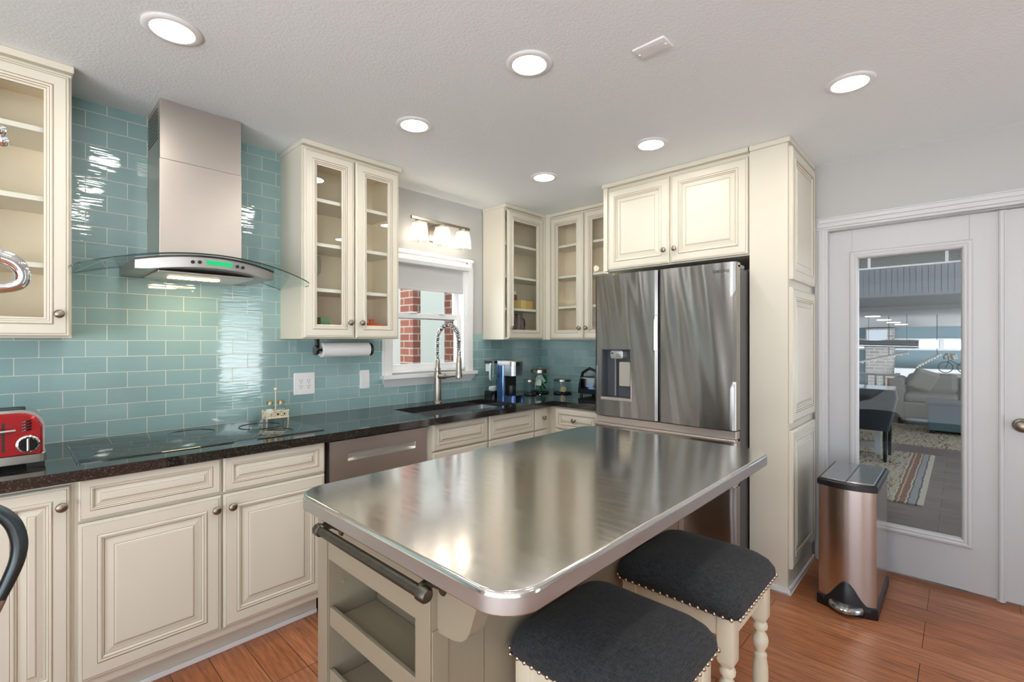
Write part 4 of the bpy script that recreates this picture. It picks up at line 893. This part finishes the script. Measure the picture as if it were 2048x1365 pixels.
# ------------------------------------------------------------------ island
IX0, IX1, IY0, IY1 = .585, 2.135, -2.328, -1.428
isl = thing('kitchen_island', 'grey-beige kitchen island with a stainless steel top', 'kitchen island', (1.3, -1.78, 0))
mb = MB(); mb.loft([[(x, y, z) for x, y in rrect(IX0+i, IX1-i, IY0+i, IY1-i, .085-i*.6, 10)] for i, z in ((.030, .857), (.003, .856), (.0005, .858), (0, .8595), (0, .860), (0, .8905), (0, .891), (.0012, .8955), (.004, .899), (.008, .9005), (.0085, .9005), (.06, .9005))])
mb.m = [1 if 3*44-44*0 <= i < 6*44 else 0 for i in range(len(mb.m))]; mb.build('steel_top', [st_top, st_rim], isl, smooth=35)
BX0, BX1, BY0, BY1 = .645, 1.955, -2.030, -1.468; BT = .8565
mb = MB()
OY0, OY1 = -1.972, -1.528          # open shelf bay on the end
mb.box(BX0+.16, BX1, BY0, BY1, .07, BT)
mb.box(BX0, BX0+.16, BY0, OY0, 0, BT); mb.box(BX0, BX0+.16, OY1, BY1, 0, BT)
mb.box(BX0, BX0+.16, OY0, OY1, .705, BT); mb.box(BX0, BX0+.16, OY0, OY1, .07, .12)
mb.box(BX0-.004, BX0, BY0, OY0-.001, 0, BT-.004); mb.box(BX0-.004, BX0, OY1+.001, BY1, 0, BT-.004)
mb.box(BX1-.045, BX1+.004, BY0-.004, BY0+.02, 0, BT); mb.box(BX0, BX0+.045, BY0-.004, BY0, 0, .70)
mb.build('body', greige, isl, smooth=0, bevel=.0015)
for z in (.51, .325, .14):
    sh_ = MB().box(BX0+.012, BX0+.158, OY0+.002, OY1-.002, z, z+.014).build('shelf', greige, isl, smooth=0)
    MB().box(BX0+.004, BX0+.016, OY0+.001, OY1-.001, z-.004, z+.052).build('guard_rail', greige, sh_, smooth=0, bevel=.002)
pn = MB()
for z in (.62, .44):
    for y in (OY1-.001, OY0+.001): pn.lathe([(.006, -.002), (.006, .002)], (BX0+.05, y, z), 'y', 10)
pn.build('screw_cap', greige, isl)
br = MB(); zc = .828
br.tube([(.585, -1.600, zc), (.585, -2.085, zc)], .0125, 14)
for y in (-1.600, -2.085): br.lathe([(.001, -.016), (.012, -.014), (.0165, -.008), (.0165, .012), (.0135, .014)] if y < -2 else [(.0135, -.014), (.0165, -.012), (.0165, .008), (.012, .014), (.001, .016)], (.585, y, zc), 'y', 18)
tb_ = br.build('towel_bar', iron, isl)
for y in (-1.612, -2.072):
    mb = MB(); mb.tube([(.586, y, zc+.004), (.600, y, zc+.010), (.618, y, zc+.009), (.634, y, zc), (.643, y, zc)], [.013, .012, .011, .013, .016], 12)
    mb.lathe([(.014, -.006), (.016, -.002), (.016, 0), (.001, 0)], (.645, y, zc), 'x', 16, sy=2.0); mb.build('bracket', iron, tb_)
def corbel_poly():
    p = [(BY0, BT-.001), (-2.236, BT-.001), (-2.236, .836), (-2.231, .829), (-2.222, .826), (-2.205, .8255), (-2.188, .822), (-2.173, .812), (-2.162, .797), (-2.154, .778), (-2.147, .757), (-2.139, .736), (-2.128, .718), (-2.113, .706), (-2.096, .700), (-2.075, .696)]
    return p+[(BY0, .692)]
for x in (.662, 1.87): MB().prism(corbel_poly(), 'x', x, x+.045).build('corbel', greige, isl, smooth=25)
MB().box(.66, 1.93, BY0-.006, BY0-.0005, .08, .70).box(.70, 1.90, BY0-.012, BY0-.006, .70, .74).build('back_panel', greige, isl, smooth=0) if False else None
# ------------------------------------------------------------------ stools
def make_stool(label):
    t = thing('counter_stool', label, 'stool', (0, 0, 0), 'counter stools along the island')
    S = .192; zb = .556
    loops = []
    for e, z, r in ((-.006, zb+.000, .030), (.000, zb+.002, .034), (.007, zb+.018, .040), (.006, zb+.036, .046), (-.004, zb+.056, .052), (-.022, zb+.073, .058), (-.048, zb+.085, .064), (-.085, zb+.092, .060), (-.13, zb+.095, .040)):
        loops.append([(x, y, z) for x, y in rrect(-S-e, S+e, -S-e, S+e, r, 6)])
    mb = MB(); mb.loft(loops); mb.build('cushion', fab, t, smooth=60)
    ap_ = MB(); a = .176
    for (x0, x1, y0, y1) in ((-a+.03, a-.03, -a+.004, -a+.026), (-a+.03, a-.03, a-.026, a-.004), (-a+.004, -a+.026, -a+.03, a-.03), (a-.026, a-.004, -a+.03, a-.03)): ap_.box(x0, x1, y0, y1, .492, .5555)
    ap_.box(-a+.01, a-.01, -a+.01, a-.01, .548, .5558); ap_.build('seat_frame', stoolw, t, smooth=0, bevel=.003)
    pr = [(.015, .404), (.021, .398), (.0225, .390), (.021, .382), (.0145, .376), (.0145, .370), (.022, .356), (.025, .342), (.0225, .326), (.0145, .310), (.014, .303), (.020, .296), (.0205, .29), (.019, .284), (.0235, .255), (.0245, .225), (.022, .16), (.0185, .132), (.021, .128)]
    for sx in (-1, 1):
        for sy in (-1, 1):
            cx, cy = sx*(a-.022), sy*(a-.022); mb = MB()
            mb.loft([[(x, y, z) for x, y in rrect(cx-.024+i, cx+.024-i, cy-.024+i, cy+.024-i, .003, 2)] for i, z in ((.012, .402), (.002, .418), (0, .425), (0, .5555))])
            mb.lathe(pr, (cx, cy, 0), 'z', 22)
            mb.loft([[(x, y, z) for x, y in rrect(cx-.021+i, cx+.021-i, cy-.021+i, cy+.021-i, .003, 2)] for i, z in ((.003, .06), (0, .066), (0, .122), (.004, .129))])
            mb.lathe([(.013, 0), (.017, .012), (.014, .035), (.019, .05), (.019, .061)], (cx, cy, 0), 'z', 18)
            mb.build('leg', stoolw, t, smooth=35)
    for k in range(4):
        mb = MB(); b = a-.042; c = a-.022
        P0, P1 = [((-b, c), (b, c)), ((-b, -c), (b, -c)), ((c, -b), (c, b)), ((-c, -b), (-c, b))][k]; z = .094
        P0, P1 = Vector((*P0, z)), Vector((*P1, z))
        mb.tube([P0+(P1-P0)*u for u in (0, .1, .3, .5, .7, .9, 1)], [.009, .011, .014, .0155, .014, .011, .009], 12); mb.build('stretcher', stoolw, t)
    n0 = None
    for side in range(4):
        for i in range(16):
            u = -.178+.356*i/15; e = S+.0035
            p = [(u, -e), (u, e), (-e, u), (e, u)][side]
            if n0 is None:
                n0 = MB().sphere((0, 0, 0), .0062, seg=10, sz=1).build('nailhead', nailm, t); o = n0
            else:
                o = n0.copy(); COL.objects.link(o); o.parent = t
            o.location = (p[0], p[1], zb+.008)
    return t
s1 = make_stool('cream wooden stool with charcoal linen cushion, farther one near the refrigerator'); s1.location = (1.588, -2.240, 0)
dup(s1, (1.058, -2.244, 0), 'cream wooden stool with charcoal linen cushion, nearer one at the bottom of the photo')
# ------------------------------------------------------------------ trash can
bn = thing('trash_can', 'stainless steel step trash can with black base beside the glass door', 'trash can', (3.09, -2.468, 0))
def bin_loop(i, z, bow=.030, xb=3.325):
    y1, y0, xf = -2.345-i, -2.592+i, 2.872+i; out = []
    out += [(xb-i, y0, z), (xb-i, y1, z)]
    for k in range(17):
        u = -1+2*k/16; yy = (y1+y0)/2-u*(y1-y0)/2; out.append((xf-bow*(1-u*u), yy, z))
    return out
MB().loft([bin_loop(.004, .03), bin_loop(.004, .612)]).build('body', st_bin, bn, smooth=50)
MB().loft([bin_loop(.002, .612), bin_loop(-.002, .616), bin_loop(-.002, .640), bin_loop(.004, .646), bin_loop(.010, .642)]).build('lid_rim', black, bn, smooth=30)
for ya, yb in ((-2.357, -2.4675), (-2.4695, -2.580)):
    lp = []
    for ii, zz in ((0, .640), (0, .650), (.004, .6535)):
        l = []
        ya_, yb_ = ya-ii, yb+ii
        l += [(3.312-ii, yb_, zz), (3.312-ii, ya_, zz)]
        for k in range(9):
            yy = ya_+(yb_-ya_)*k/8; u = (yy+2.4685)/.1235; l.append((2.884+ii-.030*(1-u*u), yy, zz))
        lp.append(l)
    MB().loft(lp).build('lid_flap', M('lid_steel', (170, 172, 174), .22, 1.0), bn, smooth=30)
mb = MB(); mb.loft([bin_loop(-.002, 0), bin_loop(-.003, .004), bin_loop(-.003, .050), bin_loop(.003, .056)]); mb.build('base', black, bn, smooth=30)
V = []; Fc = []; n = 22
for k in range(n+1):
    u = -1+2*k/n; yy = -2.4685-u*.100; hz = .050+.105*(.5+.5*math.cos(PI*u)); xf = 2.872-.030*(1-((yy+2.4685)/.1235)**2)
    V += [(xf-.006, yy, .03), (xf-.006, yy, hz-.006), (xf-.002, yy, hz), (xf+.02, yy, hz), (xf+.02, yy, .03)]
for i in range(n):
    for j in range(5): a = i*5+j; b = i*5+(j+1) % 5; Fc.append((a, b, b+5, a+5))
MB().add(V, Fc).build('pedal_arch', black, bn, smooth=50)
mb = MB(); V = []; Fc = []; n = 14
for k in range(n+1):
    u = -1+2*k/n; yy = -2.4685-u*.074; xf = 2.842-.055*(1-u*u); xi = 2.850
    V += [(xi, yy, .052), (xf+.012, yy, .046), (xf, yy, .036), (xf+.001, yy, .022), (xi, yy, .022)]
for i in range(n):
    for j in range(5): a = i*5+j; b = i*5+(j+1) % 5; Fc.append((a, b, b+5, a+5))
mb.add(V, Fc+[tuple(range(5)), tuple(n*5+j for j in reversed(range(5)))]); mb.build('pedal', M('pedal_steel', (190, 194, 198), .15, 1.0), bn, smooth=50)
# ------------------------------------------------------------------ ornate metal stand at the left edge of the frame
om = thing('ornate_stand', 'ornate metal stand with curved chrome and dark handles, cut off by the left edge', 'ornate stand', (-.13, -1.9, 0))
MB().lathe([(.13, 0), (.14, .02), (.10, .04), (.03, .08), (.025, .9), (.05, .93), (.055, 1.0), (.05, 1.30), (.055, 1.34), (.05, 1.5), (.02, 1.58), (.018, 1.70), (.001, 1.72)], (-.13, -1.9, 0), 'z', 28).build('column', copper, om)
cr_ = MB(); cr_.tube(*spline([(-.075, -1.9, 1.470), (-.030, -1.9, 1.474), (-.012, -1.9, 1.470), (.004, -1.9, 1.462), (.0115, -1.9, 1.447), (.008, -1.9, 1.433), (-.006, -1.9, 1.426), (-.03, -1.9, 1.424), (-.075, -1.9, 1.43)], [.010, .010, .0105, .010, .0085, .008, .007, .007, .007]), 18)
cr_.build('curved_spout', chrome, om, smooth=60)
MB().tube([(-.032, -1.9, 1.473), (-.010, -1.9, 1.471)], .0125, 16).build('collar', chrome, om, smooth=40)
MB().tube([(-.10, -1.9, 1.648), (-.02, -1.9, 1.648)], .005, 10).sphere((-.012, -1.9, 1.648), .0085).sphere((-.009, -1.9, 1.634), .0075).build('finial', chrome, om)
hp = [(-.075, -1.9, 1.128), (-.045, -1.9, 1.124), (-.018, -1.9, 1.112), (.000, -1.9, 1.090), (.0075, -1.9, 1.062), (.006, -1.9, 1.036), (-.002, -1.9, 1.010), (-.012, -1.9, .985), (-.017, -1.9, .972)]
h_ = MB(); h_.tube(*spline(hp, [.008, .0085, .009, .0095, .0095, .009, .0085, .008, .0075]), 18); hh = h_.build('curved_handle', dark_steel, om, smooth=60)
MB().tube([(-.0125, -1.9, .985), (-.019, -1.9, .968)], .0092, 16).build('ferrule', chrome, hh)
MB().tube([(-.018, -1.9, .970), (-.026, -1.9, .950), (-.05, -1.9, .935), (-.08, -1.9, .935)], [.0075, .008, .008, .008], 14).build('handle_root', copper, hh)
# ------------------------------------------------------------------ living room modelled beyond the glass door, in place of its reflection
lf = MB(); lf.box(3.56, 11.6, -7.0, .6, -.05, 0)
g = lf.build('floor_beyond', floor2, smooth=0); g['kind'] = 'structure'; g['label'] = 'grey wood floor beyond the glass door'; g['category'] = 'floor'
def st(name, mb, mat, label, cat): o = mb.build(name, mat, smooth=0); o['kind'] = 'structure'; o['label'] = label; o['category'] = cat; return o
st('wall_over_doors', MB().box(3.55, 3.6, -7, .6, CZ, 3.0).box(3.55, 3.6, 0.14, .6, 0, CZ).box(3.55, 3.6, -7, -5.3, 0, CZ), bead, 'upper wall on the far side of the double doors', 'wall')
st('ceiling_beyond', MB().box(3.55, 8.25, -7, .6, 3.0, 3.1), bead, 'white ceiling of the room beyond the glass door', 'ceiling')
mb = MB(); mb.box(8.25, 8.35, -7, .6, 1.985, 3.1)
y = -7.0
while y < .5: mb.box(8.243, 8.25, y, y+.058, 1.985, 3.0); y += .0625
mb.box(8.235, 8.36, -7, .6, 1.955, 1.99)
st('trim_2', mb, bead, 'white beadboard header seen through the glass door', 'header')
mb = MB(); mb.add([(8.3, -7, 1.99), (17.2, -7, 1.71), (17.2, .6, 1.71), (8.3, .6, 1.99), (8.3, -7, 2.1), (17.2, -7, 1.85), (17.2, .6, 1.85), (8.3, .6, 2.1)], [(0, 1, 2, 3), (4, 7, 6, 5), (0, 4, 5, 1), (1, 5, 6, 2), (2, 6, 7, 3), (3, 7, 4, 0)])
mb.box(10.2, 10.4, -7, .6, 1.86, 1.95); st('ceiling_planks', mb, plank, 'whitewashed plank ceiling in the far room beyond the door', 'ceiling')
mb = MB(); A = 17.0
for b in ((-7, -3.8, -1.5, 1.9), (-3.8, -.2, -1.5, 1.15), (-3.8, -.2, 1.38, 1.9), (-2.525, -2.425, 1.15, 1.38), (-2.03, -1.2, 1.15, 1.38), (-.2, .6, -1.5, 1.9)): mb.box(A, A+.1, b[0], b[1], b[2], b[3])
st('wall_far', mb, teal_wall, 'teal far wall with a high window band beyond the door', 'wall')
wf = struct('window_5', MB().box(A+.04, A+.05, -3.8, -.2, 1.15, 1.38), pane, 'high window band in the far teal wall', 'window', smooth=0)
mb = MB()
for yy in (-3.8, -2.52, -2.03, -.9): mb.box(A-.03, A+.02, yy, yy+.08, 1.14, 1.39)
mb.box(A-.03, A+.02, -3.8, -.2, 1.385, 1.42); mb.box(A-.03, A+.02, -3.8, -.2, 1.10, 1.145); mb.build('window_frame', white_trim, wf, smooth=0)
st('wall_side_beyond', MB().box(3.55, 17, .5, .6, -1.5, 3.1), teal_wall, 'teal side wall of the room beyond the door', 'wall')
st('floor_lower', MB().box(11.6, 17.1, -7, .6, -1.55, -1.5), floor2, 'lower floor beyond the white railing', 'floor')
ch = MB(); ch.box(16.6, 16.95, -1.52, -.9, -1.5, 1.70); tag(ch.build('brick_chimney', brick_g, smooth=0), 'grey brick chimney breast in the far room, left of the teal wall', 'chimney')
tag(MB().box(16.58, 16.595, -1.38, -.93, 1.22, 1.66).build('bright_window', emis('window_glow', (225, 238, 250), .9), smooth=0), 'bright white window pane on the grey brick chimney breast', 'window')  # glow stands in for a window reflection
mb = MB(); mb.box(16.4, 16.6, -3.6, -1.55, .40, .62)
tag(mb.build('white_mantel', white_trim, smooth=0), 'long white ledge below the teal far wall', 'ledge')
rl = thing('stair_railing', 'white stair railing with square newel post beyond the glass door', 'railing', (11.25, -1.8, 0))
MB().box(11.20, 11.27, -1.99, .4, .70, .74).box(11.21, 11.26, -1.99, .4, .06, .10).build('rail', white_trim, rl, smooth=0)
MB().box(11.17, 11.29, -2.06, -1.985, 0, .76).build('newel_post', white_trim, rl, smooth=0)
for k in range(16): MB().box(11.22, 11.25, -1.84+k*.13, -1.81+k*.13, .10, .70).build('baluster', white_trim, rl, smooth=0)
for ya, yb, lb in ((-1.935, -1.845, 'orange wooden panel left of the white newel post'), (-2.14, -2.065, 'orange wooden panel between newel post and sofa arm')):
    tag(MB().box(11.5, 11.56, ya, yb, 0, .64).build('wood_panel', orange_wood, smooth=0, loc=(11.53, (ya+yb)/2, 0)), lb, 'panel')
mb = MB(); mb.box(3.55, 4.2, -7.1, -7, -.05, 3.1); mb.box(11.4, 12.0, -7.1, -7, -1.55, 3.1); mb.box(16.4, 17.1, -7.1, -7, -1.55, 3.1); mb.box(12.0, 16.4, -7.1, -7, -1.55, -.9); mb.box(12.0, 16.4, -7.1, -7, 1.6, 3.1); mb.box(4.2, 11.4, -7.1, -7, -.05, .3); mb.box(4.2, 11.4, -7.1, -7, 2.6, 3.1); st('wall_side_yard', mb, teal_wall, 'side wall of the room beyond the door, out of view', 'wall')  # unseen openings cut here to light the rooms beyond
sf = thing('sofa', 'beige upholstered sofa beyond the glass door', 'sofa', (10.4, -3.1, 0))
def soft(x0, x1, y0, y1, z0, z1, name, mat, r=.05, par=None):
    mb = MB(); mb.box(x0, x1, y0, y1, z0, z1); return mb.build(name, mat, par or sf, smooth=0, bevel=r)
soft(10.0, 10.85, -4.3, -2.18, .10, .36, 'base', sofa_m, .03); soft(10.60, 10.90, -4.3, -2.18, .36, .74, 'back', sofa_m, .06)
for k in range(3): soft(10.02, 10.62, -2.84-k*.66, -2.20-k*.66, .36, .50, 'seat_cushion', sofa_m, .05); soft(10.46, 10.66, -2.84-k*.66, -2.20-k*.66, .48, .81, 'back_cushion', sofa_m, .08)
mb = MB(); mb.box(10.0, 10.85, -2.19, -2.07, .10, .62); mb.tube([(9.98, -2.10, .66), (10.87, -2.10, .66)], .085, 16); mb.build('arm', sofa_m, sf, smooth=50)
mb = MB(); mb.box(10.0, 10.85, -4.42, -4.30, .10, .62); mb.tube([(9.98, -4.37, .66), (10.87, -4.37, .66)], .085, 16); mb.build('arm', sofa_m, sf, smooth=50)
for x in (10.05, 10.8):
    for y in (-2.15, -4.33): MB().lathe([(.03, 0), (.04, .1)], (x, y, 0), 'z', 12).build('leg', M('sofa_leg', (70, 50, 38), .4), sf)
cu_ = MB(); cu_.box(-.05, .05, -.17, .17, -.17, .17); o = cu_.build('throw_pillow', cush_m, smooth=0, bevel=.045); o.location = (10.29, -2.42, .715); o.rotation_euler = (.35, -.35, .35)
tag(o, 'patterned throw pillow at the left end of the sofa', 'pillow')
ct_ = thing('coffee_table', 'blue-grey painted chest table in front of the sofa', 'coffee table', (9.4, -3.0, .0125))
MB().box(9.15, 9.65, -3.6, -2.52, .06, .44).build('chest', chest_m, ct_, smooth=0, bevel=.01); MB().box(9.12, 9.68, -3.63, -2.49, .44, .47).build('top', chest_m, ct_, smooth=0, bevel=.006)
for x in (9.2, 9.6):
    for y in (-3.55, -2.57): MB().box(x-.03, x+.03, y-.03, y+.03, .0125, .06).build('foot', black, ct_, smooth=0)
tag(MB().box(5.10, 7.42, -2.655, -1.70, 0, .012).build('rug', rug1, smooth=0), 'runner rug with striped border nearest the glass door', 'rug')
tag(MB().box(8.0, 9.95, -4.4, -1.3, 0, .012).build('area_rug', rug2, smooth=0), 'large mottled beige rug under the coffee table', 'rug')
dc = thing('dining_chair', 'grey leather high-back dining chair seen through the glass door', 'chair', (6.75, -2.2, .0125))
mb = MB(); mb.loft([[(x, y, z) for x, y in rrect(xa, xa+.09, -2.395+i, -2.0, .03, 3)] for xa, i, z in ((6.57, .09, .36), (6.60, .05, .55), (6.66, .02, .72), (6.71, .04, .80))]); mb.build('backrest', leather, dc, smooth=50)
MB().box(6.62, 7.02, -2.30, -1.90, .37, .43).build('seat', leather, dc, smooth=0, bevel=.03)
for x, y, s in ((6.66, -2.27, -.05), (6.66, -1.90, -.05), (7.05, -2.27, .02), (7.05, -1.90, .02)): MB().tube([(x+s, y, .0175), (x, y, .375)], [.016, .024], 8).build('leg', black, dc)
tb2 = thing('dining_table', 'white-topped dining table behind the leather chair', 'table', (7.4, -1.6, .0))
MB().box(7.0, 8.2, -2.24, -.9, .70, .74).build('tabletop', M('white_gloss', (236, 240, 244), .08), tb2, smooth=0, bevel=.005)
for x in (7.08, 8.12):
    for y in (-2.16, -.98): MB().box(x-.03, x+.03, y-.03, y+.03, .0125, .70).build('leg', white_trim, tb2, smooth=0)
for x, y, z, lb in ((12.33, -1.53, 1.863, 'nearest'), (13.52, -1.60, 1.826, 'second'), (14.5, -1.69, 1.795, 'third'), (15.38, -1.77, 1.767, 'farthest')):
    t = thing('recessed_light', lb+' round light in the plank ceiling beyond the glass door', 'ceiling light', (x, y, z), 'lights in the plank ceiling')
    MB().lathe([(.001, -.012), (.11, -.012), (.13, -.006), (.13, .02), (.001, .02)], (x, y, z), 'z', 20).build('diffuser', emis('far_diffuser', (255, 250, 240), 6.0), t)
for x, y in ((5.0, -3.6), (5.0, -1.2), (7.0, -3.6), (7.0, -1.2)):  # unseen lamps added to light this room
    dup(L0, (x, y, 3.0), 'recessed light hidden above the glass door view, %s %s' % ('near' if x < 6 else 'far', 'right' if y < -2 else 'left'))
t = thing('pipe_pendant', 'long silver tube pendant in the far room', 'pendant light', (12, -1.9, 1.30))
MB().tube([(12.0, -1.30, 1.31), (12.0, -2.28, 1.29)], .075, 16).build('tube', M('silver_tube', (176, 182, 186), .25, 1.0), t)
mb = MB()
for k in range(4): mb.tube([(12.0, -1.6-k*.17, 1.22), (12.0, -1.62-k*.17, 1.38)], .012, 6)
mb.build('ring_clamp', darkgrey, t)
MB().tube([(12, -1.5, 1.37), (12, -1.5, 1.87)], .004, 6).tube([(12, -2.1, 1.36), (12, -2.1, 1.87)], .004, 6).build('hanger', darkgrey, t)
for (ya, za, yb, zb_, lb) in ((-1.26, .897, -2.10, 1.13, 'sloping row of small lamps left of the teal wall, in the far room'), (-2.24, .86, -2.58, 1.11, 'tilted bar of small lamps hanging before the teal wall')):
    t = thing('linear_pendant', lb, 'pendant light', (12.3, (ya+yb)/2, (za+zb_)/2)); x = 12.3
    MB().tube([(x, ya, za), (x, yb, zb_)], .022, 8).build('bar', M('pale_bar', (190, 188, 180), .4), t)
    mb = MB()
    for k in range(9): u = k/8; mb.sphere((x-.01, ya+(yb-ya)*u, za+(zb_-za)*u-.03), .016, seg=8)
    mb.build('lamps', white_pl, t)
    MB().tube([(x, (ya+yb)/2-.12, (za+zb_)/2-.12*(zb_-za)/(yb-ya)), (x, (ya+yb)/2-.12, 1.862)], .006, 6).build('cord', black, t)
t = thing('planter', 'wire bicycle-shaped planter with pale flowers behind the sofa', 'planter', (11.8, -2.72, .75)); x = 11.8
mb = MB()
for cy in (-2.66, -2.92): mb.tube([(x, cy+.10*math.cos(2*PI*i/20), .868+.10*math.sin(2*PI*i/20)) for i in range(20)], .008, 6, closed=True)
mb.tube([(x, -2.66, .86), (x, -2.72, 1.0), (x, -2.92, .86)], .008, 6); mb.tube([(x, -2.70, .96), (x, -2.70, 1.06)], .008, 6); mb.build('wire_frame', black, t)
mb = MB()
for k in range(14): mb.sphere((x+rnd.uniform(-.05, .05), -2.72+rnd.uniform(-.09, .07), 1.06+rnd.uniform(-.03, .04)), .03, seg=8)
mb.build('flowers', M('pale_flowers', (206, 198, 186), .8), t)
tag(MB().box(11.7, 11.9, -3.3, -2.4, 0, .755).build('console', white_trim, smooth=0, loc=(11.8, -2.85, 0)), 'white console behind the sofa holding the wire planter', 'console table')
